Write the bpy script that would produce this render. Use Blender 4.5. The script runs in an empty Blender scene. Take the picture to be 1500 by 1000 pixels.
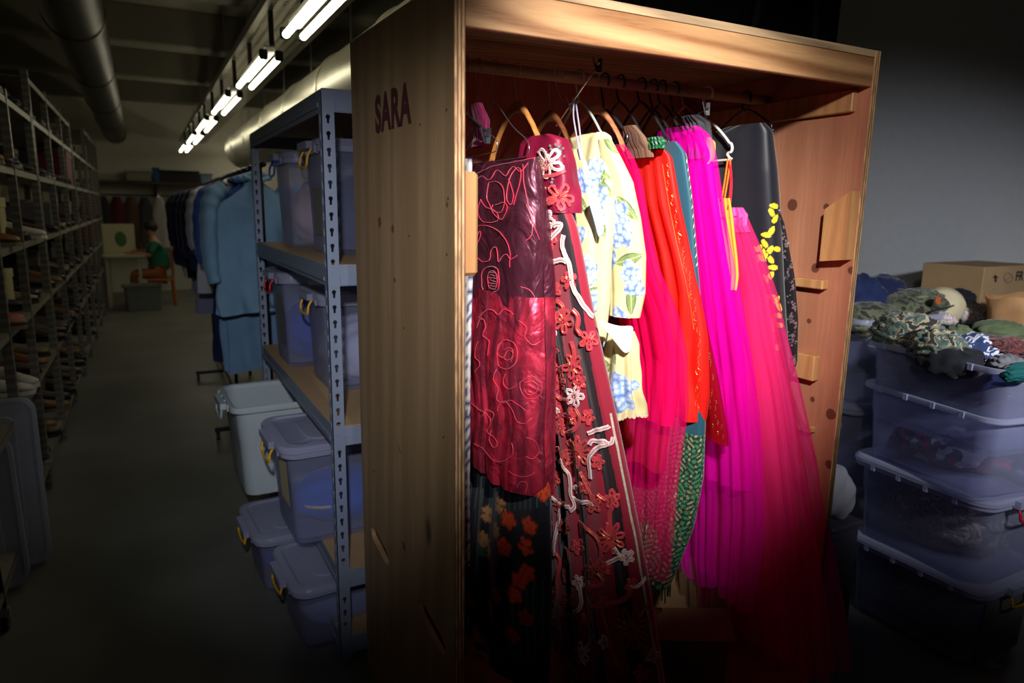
import bpy, math, random
import numpy as np
from mathutils import Vector, Matrix
random.seed(7); rng = np.random.default_rng(7)
PI = math.pi
SC = bpy.context.scene
COL = SC.collection
# ---------------------------------------------------------------- camera solve (vanishing points of the room)
F_PX = 1006.0; H = 1.70
def _n(v): v = np.array(v, float); return v/np.linalg.norm(v)
_dY = _n((-545, -200, F_PX)); _dZ = -_n((-74, 5266, F_PX)); _dX = _n(np.cross(_dY, _dZ)); _dZ = _n(_dZ-_dY*_dZ.dot(_dY))
RW = np.stack([_dX, _dY, _dZ]); CAM = np.array([0, 0, H])
def ray(px, py): return RW @ _n((px-750, py-500, F_PX))
def atX(px, py, X): r = ray(px, py); return CAM+r*(X/r[0])
def atY(px, py, Y): r = ray(px, py); return CAM+r*(Y/r[1])
def atZ(px, py, Z): r = ray(px, py); return CAM+r*((Z-H)/r[2])
def proj(P):
    c = (np.asarray(P, float)-CAM) @ RW
    return 750+F_PX*c[..., 0]/c[..., 2], 500+F_PX*c[..., 1]/c[..., 2], c[..., 2]
def srgb(r, g, b):
    f = lambda c: c/12.92 if c <= .04045 else ((c+.055)/1.055)**2.4
    return (f(r/255), f(g/255), f(b/255))
# ---------------------------------------------------------------- mesh builder
class MB:
    def __init__(s): s.v = []; s.f = []; s.uv = None
    def add(s, vs, fs):
        o = len(s.v); s.v += [tuple(map(float, p)) for p in vs]; s.f += [tuple(i+o for i in f) for f in fs]; return s
    def box(s, c, d, R=None, bev=0.0):
        x, y, z = d[0]/2, d[1]/2, d[2]/2; ctr = c
        if bev <= 0:
            vs = [(a*x, b*y, e*z) for a in (-1, 1) for b in (-1, 1) for e in (-1, 1)]
            fs = [(0,1,3,2),(4,6,7,5),(0,4,5,1),(2,3,7,6),(0,2,6,4),(1,5,7,3)]
        else:
            q_ = min(bev, x*.9, y*.9, z*.9); vs = []; idx = {}
            for sx in (-1,1):
                for sy in (-1,1):
                    for sz in (-1,1):
                        for ax in range(3):
                            p = [sx*(x-q_), sy*(y-q_), sz*(z-q_)]; p[ax] += (sx,sy,sz)[ax]*q_
                            idx[(sx,sy,sz,ax)] = len(vs); vs.append(tuple(p))
            fs = []
            def face(ids): fs.append(tuple(ids))
            for sg in (-1,1):
                q = [(-1,-1),(1,-1),(1,1),(-1,1)]
                face([idx[(sg,a,c,0)] for a,c in (q if sg>0 else q[::-1])])
                face([idx[(a,sg,c,1)] for a,c in (q[::-1] if sg>0 else q)])
                face([idx[(a,c,sg,2)] for a,c in (q if sg>0 else q[::-1])])
            for a in (-1,1):
                for c in (-1,1):
                    e = [idx[(-1,a,c,1)], idx[(1,a,c,1)], idx[(1,a,c,2)], idx[(-1,a,c,2)]]; face(e if a*c>0 else e[::-1])
                    e = [idx[(a,-1,c,0)], idx[(a,1,c,0)], idx[(a,1,c,2)], idx[(a,-1,c,2)]]; face(e[::-1] if a*c>0 else e)
                    e = [idx[(a,c,-1,0)], idx[(a,c,1,0)], idx[(a,c,1,1)], idx[(a,c,-1,1)]]; face(e if a*c>0 else e[::-1])
                    for d_ in (-1,1):
                        t = [idx[(a,c,d_,0)], idx[(a,c,d_,1)], idx[(a,c,d_,2)]]; face(t if a*c*d_>0 else t[::-1])
        if R is not None: vs = [tuple(R @ Vector(p)) for p in vs]
        return s.add([(p[0]+ctr[0], p[1]+ctr[1], p[2]+ctr[2]) for p in vs], fs)
    def bar(s, a, b, w, h, up=(0,0,1), bev=0.0):
        a, b = Vector(a), Vector(b); d = b-a; L = d.length; x = d.normalized(); u = Vector(up)
        y = u.cross(x)
        if y.length < 1e-5: y = Vector((0,1,0)).cross(x)
        y.normalize(); z = x.cross(y); R = Matrix((x, y, z)).transposed()
        return s.box((a+b)/2, (L, w, h), R, bev)
    def tube(s, pts, r, n=8, cap=True, flat=1.0, nrm=None, closed=False):
        P = np.array([tuple(p) for p in pts], float); m = len(P)
        rr = np.full(m, r, float) if np.isscalar(r) else np.array(r, float)
        T = np.roll(P, -1, 0)-np.roll(P, 1, 0) if closed else np.gradient(P, axis=0)
        T /= np.maximum(np.linalg.norm(T, axis=1, keepdims=True), 1e-9)
        u = np.array([0., 0, 1]) if abs(T[0, 2]) < .9 else np.array([1., 0, 0]); rings = []
        for i in range(m):
            if nrm is not None: u = np.array(nrm[i], float)
            u = u-T[i]*u.dot(T[i]); u /= max(np.linalg.norm(u), 1e-9); w = np.cross(T[i], u)
            a = np.arange(n)/n*2*PI
            rings.append(P[i]+rr[i]*(np.cos(a)[:, None]*w+flat*np.sin(a)[:, None]*u))
        vs = np.concatenate(rings); fs = []
        for i in range(m if closed else m-1):
            A, B = i*n, ((i+1) % m)*n
            for j in range(n): k = (j+1) % n; fs.append((A+j, A+k, B+k, B+j))
        if cap and not closed: fs += [tuple(range(n-1, -1, -1)), tuple((m-1)*n+j for j in range(n))]
        return s.add(vs, fs)
    def lathe(s, prof, c=(0,0,0), n=24, axis='z'):
        vs = []; fs = []; m = len(prof)
        for r, z in prof:
            for j in range(n):
                a = 2*PI*j/n; p = (r*math.cos(a), r*math.sin(a), z)
                if axis == 'y': p = (p[0], p[2], p[1])
                if axis == 'x': p = (p[2], p[0], p[1])
                vs.append((p[0]+c[0], p[1]+c[1], p[2]+c[2]))
        for i in range(m-1):
            for j in range(n):
                k = (j+1) % n; fs.append((i*n+j, i*n+k, (i+1)*n+k, (i+1)*n+j))
        fs += [tuple(range(n-1, -1, -1)), tuple((m-1)*n+j for j in range(n))]
        return s.add(vs, fs)
    def grid(s, G, wrap=False):
        G = np.asarray(G, float); a, b = G.shape[:2]; fs = []
        for i in range(a-1):
            for j in range(b if wrap else b-1):
                k = (j+1) % b; fs.append((i*b+j, i*b+k, (i+1)*b+k, (i+1)*b+j))
        return s.add(G.reshape(-1, 3), fs)
    def blob(s, c, d, n=18, m=12, amp=.15, seed=0, R=None, freq=3):
        r_ = np.random.default_rng(seed); K = [(r_.normal(size=3)*freq, r_.uniform(0, 6), r_.uniform(.4, 1)) for _ in range(7)]
        th = np.linspace(0.02, PI-.02, m)[:, None]; ph = (np.arange(n)/n*2*PI)[None, :]
        X = np.stack([np.sin(th)*np.cos(ph), np.sin(th)*np.sin(ph), np.cos(th)*np.ones_like(ph)], -1)
        D = sum(w*np.abs(np.sin(X@k+p)) for k, p, w in K)/4-.45
        Q = X*(1+amp*2*D)[..., None]*np.array(d)/2
        if R is not None: Q = Q @ np.array(R).T
        return s.grid(Q+np.array(c), wrap=True).add([], [])
# ---------------------------------------------------------------- objects
def link(name, me, mat=None, parent=None):
    o = bpy.data.objects.new(name, me); COL.objects.link(o)
    if mat is not None: me.materials.append(mat)
    if parent is not None: o.parent = parent
    return o
def obj(name, mb, mat=None, parent=None, smooth=False, uv=None, colr=None):
    me = bpy.data.meshes.new(name); me.from_pydata(mb.v, [], mb.f); me.update()
    if smooth is True: me.polygons.foreach_set('use_smooth', [True]*len(me.polygons))
    elif smooth:
        me.polygons.foreach_set('use_smooth', [True]*len(me.polygons)); me.set_sharp_from_angle(angle=smooth)
    if uv is not None:
        L = me.uv_layers.new(name='UVMap'); li = np.empty(len(me.loops), int); me.loops.foreach_get('vertex_index', li)
        L.data.foreach_set('uv', np.asarray(uv)[li].astype(np.float32).ravel())
    if colr is not None:
        A = me.color_attributes.new('Col', 'FLOAT_COLOR', 'POINT'); c = np.ones((len(me.vertices), 4), np.float32); c[:, :3] = colr
        A.data.foreach_set('color', c.ravel())
    return link(name, me, mat, parent)
def tag(o, label=None, cat=None, group=None, kind=None):
    if label: o['label'] = label
    if cat: o['category'] = cat
    if group: o['group'] = group
    if kind: o['kind'] = kind
    return o
def thing(name, label, cat, group=None):
    return tag(link(name, None), label, cat, group)
def kids(o): return [c for c in COL.objects if c.parent == o]
def tree(o):
    r = [o]
    for c in o.children: r += tree(c)
    return r
ALLROOTS = []
def settle(root):
    """put the thing's origin at the middle of its base"""
    T = tree(root); lo = np.full(3, 1e9); hi = -lo
    for o in T:
        if o.type == 'MESH' and len(o.data.vertices):
            v = np.empty(len(o.data.vertices)*3); o.data.vertices.foreach_get('co', v); v = v.reshape(-1, 3)
            lo = np.minimum(lo, v.min(0)); hi = np.maximum(hi, v.max(0))
    c = ((lo[0]+hi[0])/2, (lo[1]+hi[1])/2, lo[2]); done = set()
    for o in T:
        if o.type == 'MESH' and o.data.name not in done:
            done.add(o.data.name); o.data.transform(Matrix.Translation((-c[0], -c[1], -c[2])))
    root.location = c
    return root
def copy_tree(o, parent=None):
    c = o.copy(); COL.objects.link(c); c.parent = parent
    for ch in list(o.children): copy_tree(ch, c)
    return c
def dup(root, loc, rz=0, label=None, scale=None):
    r = copy_tree(root); r.location = loc; r.rotation_euler = (0, 0, rz)
    if label: r['label'] = label
    if scale: r.scale = scale
    return r
def struct(name, mb, mat, smooth=False):
    o = obj(name, mb, mat, smooth=smooth); o['kind'] = 'structure'; return o
def smoothpath(pts, n=8, closed=False):
    P = np.array([tuple(p) for p in pts], float); m = len(P); out = []
    for i in range(m if closed else m-1):
        g = (lambda k: P[k % m]) if closed else (lambda k: P[min(max(k, 0), m-1)])
        a, b, c, d = g(i-1), g(i), g(i+1), g(i+2)
        for t in np.arange(n)/n:
            out.append(.5*((2*b)+(-a+c)*t+(2*a-5*b+4*c-d)*t*t+(-a+3*b-3*c+d)*t**3))
    if not closed: out.append(P[-1])
    return np.array(out)
def curve_plate(outer, holes, thick):
    """flat plate in local XY with holes cut through, thickness along Z (0..thick) -> (verts, faces)"""
    cu = bpy.data.curves.new('tmp', 'CURVE'); cu.dimensions = '2D'; cu.fill_mode = 'BOTH'; cu.extrude = thick/2
    for ring in [outer]+holes:
        sp = cu.splines.new('POLY'); sp.points.add(len(ring)-1); sp.use_cyclic_u = True
        for p, (x, y) in zip(sp.points, ring): p.co = (x, y, 0, 1)
    o = bpy.data.objects.new('tmp', cu); COL.objects.link(o)
    dg = bpy.context.evaluated_depsgraph_get(); dg.update()
    me = bpy.data.meshes.new_from_object(o.evaluated_get(dg))
    vs = [(v.co.x, v.co.y, v.co.z+thick/2) for v in me.vertices]; fs = [tuple(p.vertices) for p in me.polygons]
    bpy.data.objects.remove(o); bpy.data.curves.remove(cu); bpy.data.meshes.remove(me)
    return vs, fs
def rrect(w, d, r, n=5, cx=0, cy=0):
    out = []
    for sx, sy, a0 in ((1,1,0),(-1,1,90),(-1,-1,180),(1,-1,270)):
        for k in range(n+1):
            a = math.radians(a0+90*k/n); out.append((cx+sx*(w/2-r)+r*math.cos(a), cy+sy*(d/2-r)+r*math.sin(a)))
    return out
def loft(mb, rings, cap0=True, cap1=True):
    n = len(rings[0]); vs = [p for r in rings for p in r]; fs = []
    for i in range(len(rings)-1):
        for j in range(n):
            k = (j+1) % n; fs.append((i*n+j, i*n+k, (i+1)*n+k, (i+1)*n+j))
    if cap0: fs.append(tuple(range(n-1, -1, -1)))
    if cap1: fs.append(tuple((len(rings)-1)*n+j for j in range(n)))
    return mb.add(vs, fs)
# ---------------------------------------------------------------- materials
class NT:
    def __init__(s, name):
        s.m = bpy.data.materials.new(name); s.m.use_nodes = True; s.t = s.m.node_tree; s.t.nodes.clear()
        s.out = s.t.nodes.new('ShaderNodeOutputMaterial')
    def n(s, ty, props=None, **ins):
        nd = s.t.nodes.new('ShaderNode'+ty)
        for k, v in (props or {}).items(): setattr(nd, k, v)
        for k, v in ins.items():
            key = k.replace('_', ' ')
            sock = nd.inputs[int(k[1:])] if k[0] == 'i' and k[1:].isdigit() else nd.inputs[key]
            if isinstance(v, bpy.types.NodeSocket): s.t.links.new(v, sock)
            elif isinstance(v, bpy.types.Node): s.t.links.new(v.outputs[0], sock)
            elif isinstance(v, tuple) and len(v) == 3 and sock.type == 'RGBA': sock.default_value = (*v, 1)
            else: sock.default_value = v
        return nd
    def ramp(s, fac, stops, mode='LINEAR'):
        nd = s.t.nodes.new('ShaderNodeValToRGB'); s.t.links.new(fac.outputs[0] if isinstance(fac, bpy.types.Node) else fac, nd.inputs[0])
        cr = nd.color_ramp; cr.interpolation = mode
        while len(cr.elements) < len(stops): cr.elements.new(.5)
        for e, (p, c) in zip(cr.elements, stops): e.position = p; e.color = (*c, 1) if isinstance(c, tuple) else (c, c, c, 1)
        return nd
    def co(s, kind='Object', scale=(1,1,1), rot=(0,0,0)):
        t = s.t.nodes.new('ShaderNodeTexCoord'); mp = s.n('Mapping', None, Vector=t.outputs[kind])
        mp.inputs['Scale'].default_value = scale; mp.inputs['Rotation'].default_value = rot; return mp
    def mix(s, fac, a, b, blend='MIX'):
        nd = s.t.nodes.new('ShaderNodeMix'); nd.data_type = 'RGBA'; nd.blend_type = blend
        for i, v in ((0, fac), (6, a), (7, b)):
            if isinstance(v, bpy.types.Node): s.t.links.new(v.outputs[0], nd.inputs[i])
            elif isinstance(v, bpy.types.NodeSocket): s.t.links.new(v, nd.inputs[i])
            elif isinstance(v, tuple): nd.inputs[i].default_value = (*v, 1)
            else: nd.inputs[i].default_value = v
        return nd.outputs[2]
    def math(s, op, a, b=0.0):
        nd = s.t.nodes.new('ShaderNodeMath'); nd.operation = op
        for i, v in ((0, a), (1, b)):
            if isinstance(v, bpy.types.Node): s.t.links.new(v.outputs[0], nd.inputs[i])
            elif isinstance(v, bpy.types.NodeSocket): s.t.links.new(v, nd.inputs[i])
            else: nd.inputs[i].default_value = v
        return nd
    def done(s, sh):
        s.t.links.new(sh.outputs[0], s.out.inputs[0]); return s.m
    def bsdf(s, **k): return s.n('BsdfPrincipled', None, **k)
    def bump(s, h, strength=.3, dist=.002): return s.n('Bump', None, Height=h, Strength=strength, Distance=dist)
def plain(name, c, rough=.5, metal=0.0, spec=.5, noise=0.0, nscale=40, bump=0.0, sheen=0.0, coat=0.0):
    t = NT(name); k = dict(Base_Color=c, Roughness=rough, Metallic=metal)
    if noise or bump:
        nz = t.n('TexNoise', None, Vector=t.co(), Scale=nscale, Detail=4.0)
        if noise: k['Base_Color'] = t.mix(nz.outputs[0], tuple(x*(1-noise) for x in c), tuple(min(1, x*(1+noise)) for x in c))
        if bump: k['Normal'] = t.bump(nz, bump, .003)
    b = t.bsdf(**k); b.inputs['Specular IOR Level'].default_value = spec
    if sheen: b.inputs['Sheen Weight'].default_value = sheen; b.inputs['Sheen Roughness'].default_value = .4
    if coat: b.inputs['Coat Weight'].default_value = coat
    return t.done(b)
def emit(name, c, s):
    t = NT(name); return t.done(t.n('Emission', None, Color=c, Strength=s))
def woodmat(name, c1, c2, axis='z', scale=1.0, rough=.55, knots=True, dark=(.05,.03,.02), con=.7):
    """softwood ply: stretched grain along an axis, with a few knots"""
    t = NT(name); sc = {'x': (.5, 7, 7), 'y': (7, .5, 7), 'z': (7, 7, .45)}[axis]
    mp = t.co('Object', tuple(v*scale for v in sc))
    n1 = t.n('TexNoise', None, Vector=mp, Scale=1.6, Detail=3.0, Distortion=.6)
    w = t.n('TexWave', {'wave_type': 'BANDS', 'bands_direction': 'DIAGONAL'}, Vector=mp, Scale=.9, Distortion=6.0, Detail=2.0, Detail_Scale=1.2)
    fine = t.n('TexNoise', None, Vector=t.co('Object', tuple(v*scale*9 for v in sc)), Scale=2.2, Detail=5.0)
    m1 = t.mix(t.ramp(w.outputs[1], [(.5-.5*con*.8 if con < 1 else .15, .5-.5*con), (.95, .5+.5*con)]).outputs[0], c1, c2)
    m2 = t.mix(t.math('MULTIPLY', n1.outputs[0], .55), m1, tuple(x*.72 for x in c2))
    m3 = t.mix(t.ramp(fine.outputs[0], [(.42, .35), (.62, 0.)]).outputs[0], m2, tuple(x*.55 for x in c1))
    if knots:
        kc = {'x': (2.2, 5, 5), 'y': (5, 2.2, 5), 'z': (4.5, 4.5, 2.4)}[axis]
        v = t.n('TexVoronoi', None, Vector=t.co('Object', kc), Scale=1.0, Randomness=1.0)
        m3 = t.mix(t.ramp(v.outputs[0], [(.05, .85), (.13, 0.)]).outputs[0], m3, dark)
    b = t.bsdf(Base_Color=m3, Roughness=rough, Normal=t.bump(fine, .25, .001))
    return t.done(b)
# ================================================================ camera
cam = bpy.data.cameras.new('camera'); camo = bpy.data.objects.new('camera', cam); COL.objects.link(camo)
Mx = Matrix.Identity(4)
rt, dn, fw = RW@np.array([1.,0,0]), RW@np.array([0,1.,0]), RW@np.array([0,0,1.])
for i in range(3): Mx[i][0], Mx[i][1], Mx[i][2], Mx[i][3] = rt[i], -dn[i], -fw[i], CAM[i]
camo.matrix_world = Mx
cam.sensor_width = 36.0; cam.lens = F_PX/1500*36; cam.clip_start = .02
cam.dof.use_dof = True; cam.dof.focus_distance = 1.95; cam.dof.aperture_fstop = 2.8
SC.camera = camo
SC.view_settings.view_transform = 'Standard'; SC.view_settings.look = 'None'; SC.view_settings.exposure = 0.0; SC.view_settings.gamma = 1.0
SC.view_settings.use_curve_mapping = False
SC.cycles.transparent_max_bounces = 32; SC.cycles.max_bounces = 10; SC.cycles.diffuse_bounces = 5
SC.cycles.sample_clamp_indirect = 4.0
W = bpy.data.worlds.new('world'); SC.world = W; W.use_nodes = True
W.node_tree.nodes['Background'].inputs[0].default_value = (.75, .85, 1, 1); W.node_tree.nodes['Background'].inputs[1].default_value = .0035

# ================================================================ materials of the room
def concrete(name, c, s=3.0, rough=.45, amp=.35):
    t = NT(name); co = t.co('Object')
    a = t.n('TexNoise', None, Vector=co, Scale=s, Detail=6.0); b = t.n('TexNoise', None, Vector=co, Scale=s*22, Detail=3.0)
    m = t.mix(t.ramp(a.outputs[0], [(.3, 0.), (.7, 1.)]).outputs[0], tuple(x*(1-amp) for x in c), tuple(x*(1+amp*.6) for x in c))
    m = t.mix(t.math('MULTIPLY', b.outputs[0], .3), m, tuple(x*.6 for x in c))
    return t.done(t.bsdf(Base_Color=m, Roughness=rough, Normal=t.bump(b, .08, .002)))
M_floor = concrete('floor_concrete', (.20, .20, .165), 1.2, .42)
M_wallr = concrete('wall_paint', (.66, .68, .70), .8, .8, .05)
M_wallb = concrete('back_wall_paint', (.78, .74, .60), .8, .8, .06)
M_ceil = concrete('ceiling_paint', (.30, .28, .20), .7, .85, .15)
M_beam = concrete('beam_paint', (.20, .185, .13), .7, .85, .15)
struct('floor', MB().box((1.2, 7, -.05), (6.8, 17.2, .1)), M_floor)
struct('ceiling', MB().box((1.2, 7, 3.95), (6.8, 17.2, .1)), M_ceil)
struct('wall_right', MB().box((4.65, 7, 1.95), (.1, 17.2, 3.9)), M_wallr)
struct('wall_left', MB().box((-2.25, 7, 1.95), (.1, 17.2, 3.9)), M_wallb)
struct('wall_back', MB().box((1.2, 15.65, 1.95), (6.8, .1, 3.9)), M_wallb)
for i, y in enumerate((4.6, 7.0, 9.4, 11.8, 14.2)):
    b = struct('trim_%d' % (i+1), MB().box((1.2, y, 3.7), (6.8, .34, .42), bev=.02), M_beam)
# ================================================================ ceiling services
M_steel = plain('galvanised_steel', (.42, .41, .36), .32, 1.0, noise=.25, nscale=25)
M_dsteel = plain('dark_duct_steel', (.075, .07, .055), .42, .9, noise=.3, nscale=14)
M_gal = plain('duct_steel', (.62, .60, .48), .38, .8, noise=.12, nscale=9)
M_blackm = plain('black_painted_metal', (.012, .012, .013), .4, .6)
def duct(name, label, mat, cx, cz, r, y0, y1, step):
    root = thing(name, label, 'duct')
    obj('duct_pipe', MB().lathe([(r*.94, y0), (r, y0+.004), (r, y1-.004), (r*.94, y1)], (cx, 0, cz), 40, 'y'), mat, root, smooth=.6)
    y = y0+step
    while y < y1-.1:
        obj('joint_ring', MB().lathe([(r-.002, y-.025), (r+.008, y-.02), (r+.012, y), (r+.008, y+.02), (r-.002, y+.025)], (cx, 0, cz), 40, 'y'), mat, root, smooth=.6)
        obj('hanger_rod', MB().tube([(cx, y+.03, cz+r), (cx, y+.03, 3.9)], .006, 6), M_steel, root)
        y += step
    return settle(root)
duct('ventilation_duct', 'large dark round metal duct running along the ceiling above the left shelving', M_dsteel, -.31, 3.02, .19, 1.6, 15.4, 2.2)
duct('ventilation_duct', 'pale galvanised round duct above the grey boltless shelf and clothes rail', M_gal, 1.36, 2.48, .26, 2.4, 10.6, 1.25)
# perforated cable tray with the strip lights under it
def traymat():
    t = NT('perforated_steel'); co = t.co('Object', (17, 17, 17)); v = t.n('TexVoronoi', {'voronoi_dimensions': '2D'}, Vector=co, Scale=1.0, Randomness=0.0)
    b = t.bsdf(Base_Color=(.34, .325, .26), Roughness=.3, Metallic=1.0); tr = t.n('BsdfTransparent')
    ms = t.n('MixShader', None, Fac=t.ramp(v.outputs[0], [(.27, 0.), (.3, 1.)]).outputs[0], i1=tr, i2=b)
    return t.done(ms)
tr = thing('cable_tray', 'long perforated metal cable tray above the row of strip lights', 'cable tray')
obj('tray_base', MB().box((.985, 8.9, 2.905), (.45, 12.6, .004)), traymat(), tr)
for s in (-1, 1): obj('side_lip', MB().box((.985+s*.225, 8.9, 2.935), (.004, 12.6, .06)), M_steel, tr)
for y in np.arange(3.4, 15, 1.8): obj('hanger_rod', MB().tube([(.985, y, 2.907), (.985, y, 3.9)], .006, 6), M_steel, tr)
settle(tr)
M_tube = emit('lit_tube', (1.0, .93, .70), 8.5)
M_white = plain('white_enamel', (.55, .54, .48), .4)
spots_ = [(2.82, 4.02, .80), (4.66, 5.86, .78), (6.36, 7.62, .755), (8.22, 9.5, .74), (10.0, 11.4, .735), (11.75, 13.2, .72)]
names_ = ['nearest', 'second nearest', 'third nearest', 'fourth nearest', 'fifth nearest', 'farthest']
for i, (y0, y1, x) in enumerate(spots_):
    L = thing('fluorescent_light', 'lit twin tube strip light under the cable tray, %s of the row' % names_[i], 'ceiling light', 'strip lights under the cable tray')
    obj('fitting', MB().box((x, (y0+y1)/2, 2.655), (.07, y1-y0-.05, .05), bev=.012), M_white, L)
    for s in (-1, 1):
        obj('tube', MB().lathe([(.006, y0-.0), (.019, y0+.012), (.019, y1-.012), (.006, y1)], (x+s*.045, 0, 2.6), 14, 'y'), M_tube, L, smooth=.7)
        for yy in (y0-.02, y1+.02): obj('end_cap', MB().box((x+s*.045, yy, 2.612), (.05, .03, .06), bev=.008), M_blackm, L)
    for yy in (y0+.12, y1-.12): obj('bracket', MB().box((x+.03, yy, 2.79), (.03, .02, .22)), M_blackm, L)
    settle(L)

for i, (y0, x) in enumerate(((12.4, 2.9), (14.0, 1.9))):  # unseen lights added to brighten the back wall
    L = thing('fluorescent_light', 'added unseen strip light brightening the back wall, %s' % ('second from the back wall', 'closest to the back wall')[i], 'ceiling light', 'added unseen strip lights for the back wall')
    obj('fitting', MB().box((x, y0+.6, 2.755), (.07, 1.15, .05), bev=.012), M_white, L)
    for s in (-1, 1): obj('tube', MB().lathe([(.006, y0), (.019, y0+.012), (.019, y0+1.188), (.006, y0+1.2)], (x+s*.045, 0, 2.70), 14, 'y'), M_tube, L, smooth=.7)
    for yy in (y0+.15, y0+1.05): obj('hanger_rod', MB().tube([(x, yy, 2.78), (x, yy, 3.9)], .005, 6), M_steel, L)
    settle(L)
# ================================================================ wardrobe
YF, YB, XA, XAi, XBi, XBo, ZT = 1.405, 2.207, .604, .630, 1.963, 1.985, 2.18
M_ply = woodmat('pine_plywood_face', srgb(158, 130, 94), srgb(134, 106, 72), 'z', .8, .6)
M_plyR = woodmat('pine_plywood_bounce_tint', srgb(204, 138, 104), srgb(184, 118, 88), 'z', .7, .6)  # redder than the outer ply: bounce off the dresses put into the colour
def knotted(m, pts, origin):
    nt = m.node_tree; b = [n for n in nt.nodes if n.type == 'BSDF_PRINCIPLED'][0]; src = b.inputs['Base Color'].links[0].from_socket
    tc = nt.nodes.new('ShaderNodeTexCoord'); nz = nt.nodes.new('ShaderNodeTexNoise'); nz.inputs['Scale'].default_value = 30; prev = None
    for P, r in pts:
        d = nt.nodes.new('ShaderNodeVectorMath'); d.operation = 'DISTANCE'; nt.links.new(tc.outputs['Object'], d.inputs[0]); d.inputs[1].default_value = tuple(np.array(P)-origin)
        q = nt.nodes.new('ShaderNodeMath'); q.operation = 'DIVIDE'; nt.links.new(d.outputs['Value'], q.inputs[0]); q.inputs[1].default_value = r
        if prev is not None:
            k = nt.nodes.new('ShaderNodeMath'); k.operation = 'MINIMUM'; nt.links.new(prev.outputs[0], k.inputs[0]); nt.links.new(q.outputs[0], k.inputs[1]); prev = k
        else: prev = q
    a = nt.nodes.new('ShaderNodeMath'); a.operation = 'MULTIPLY_ADD'; nt.links.new(nz.outputs[0], a.inputs[0]); a.inputs[1].default_value = .5; nt.links.new(prev.outputs[0], a.inputs[2])
    rp = nt.nodes.new('ShaderNodeValToRGB'); nt.links.new(a.outputs[0], rp.inputs[0]); rp.color_ramp.elements[0].position = .85; rp.color_ramp.elements[0].color = (.9, .9, .9, 1); rp.color_ramp.elements[1].position = 1.35/1.4; rp.color_ramp.elements[1].color = (0, 0, 0, 1)
    mx = nt.nodes.new('ShaderNodeMix'); mx.data_type = 'RGBA'; nt.links.new(rp.outputs[0], mx.inputs[0]); nt.links.new(src, mx.inputs[6]); mx.inputs[7].default_value = (*srgb(92, 48, 34), 1); nt.links.new(mx.outputs[2], b.inputs['Base Color'])
KO = np.array([(XA+XBo)/2, (YF+YB)/2, .05])
knotted(M_plyR, [(atX(x, y, XBi), r) for x, y, r in ((1160, 300, .030), (1210, 303, .018), (1195, 393, .024), (1247, 396, .020), (1185, 470, .014), (1217, 607, .028), (1214, 680, .022), (1190, 585, .015), (1237, 560, .016), (1150, 380, .016))], KO)
knotted(M_ply, [(atX(x, y, XA), r) for x, y, r in ((556, 325, .022), (575, 335, .018), (578, 410, .012), (592, 800, .022), (655, 300, .010))], KO)
M_fas = woodmat('pine_board', srgb(196, 150, 104), srgb(128, 84, 50), 'x', 1.5, .5, knots=False, con=1.0)
M_blk = woodmat('pale_pine_block', srgb(214, 160, 104), srgb(186, 128, 80), 'z', 2.0, .5, knots=False)
def plyedge():
    t = NT('plywood_edge'); co = t.co('Object')
    sx = t.n('SeparateXYZ', None, Vector=co)
    w = t.math('FRACT', t.math('MULTIPLY', sx.outputs[0], 115.0))
    n = t.n('TexNoise', None, Vector=t.co('Object', (60, 60, 9)), Scale=2.0, Detail=5.0)
    m = t.mix(t.ramp(w, [(.35, 0.), (.5, 1.), (.85, 1.), (.95, 0.)]).outputs[0], srgb(222, 178, 128), srgb(140, 92, 58))
    m = t.mix(t.ramp(n.outputs[0], [(.4, .6), (.6, 0.)]).outputs[0], m, srgb(100, 70, 46))
    return t.done(t.bsdf(Base_Color=m, Roughness=.7, Normal=t.bump(n, .4, .002)))
M_edge = plyedge()
wd = thing('costume_wardrobe', 'tall open-fronted plywood wardrobe crate packed with costumes, SARA stencilled on its side', 'wardrobe')
def slot(cy, cz, L, h, tilt):
    out = []; r = h/2
    for k in range(9): a = PI/2-PI*k/8; out.append((L/2-r+r*math.cos(a)*1.6, r*math.sin(a)))
    for k in range(9): a = -PI/2-PI*k/8; out.append((-L/2+r+r*math.cos(a)*1.6, r*math.sin(a)))
    c, s = math.cos(tilt), math.sin(tilt)
    return [(cy+x*c-y*s, cz+x*s+y*c) for x, y in out]
# left side panel: local (u along Y, v along Z)
ztr = 2.196
vs, fs = curve_plate([(YF+.003, .05), (YB, .05), (YB, ztr), (YF+.003, ZT)], [slot(2.02, .625, .16, .050, .16), slot(1.565, .60, .17, .052, .16)], .014)
left = obj('left_side_panel', MB().add([(XA+w, u, v) for u, v, w in vs], fs), M_ply, wd)
ed = MB().box((XA+.013, YF+.0015, (ZT+.05)/2), (.026, .003, ZT-.05)).box((XA+.020, YF+.013, (ZT+.05)/2), (.0118, .02, ZT-.05)); obj('left_ply_edge', ed, M_edge, wd)
vs, fs = curve_plate([(YF+.003, .05), (YB, .05), (YB, ZT), (YF+.003, ZT)], [], .022)
obj('right_side_panel', MB().add([(XBi+w, u, v) for u, v, w in vs], fs), M_plyR, wd)
obj('right_ply_edge', MB().box((XBi+.011, YF+.0015, (ZT+.05)/2), (.022, .003, ZT-.05)), M_edge, wd)
obj('back_panel', MB().box(((XAi+XBi)/2, YB-.009, 1.1), (XBi-XAi, .018, 2.1)), M_plyR, wd)
M_edgez = woodmat('sawn_ply_edge', srgb(196, 164, 124), srgb(120, 96, 72), 'x', 3.0, .8, knots=False)
obj('top_panel', MB().box(((XAi+XBi)/2, (YF+YB)/2, ZT-.0095), (XBi-XAi, YB-YF-.002, .019)), M_edgez, wd)
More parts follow.
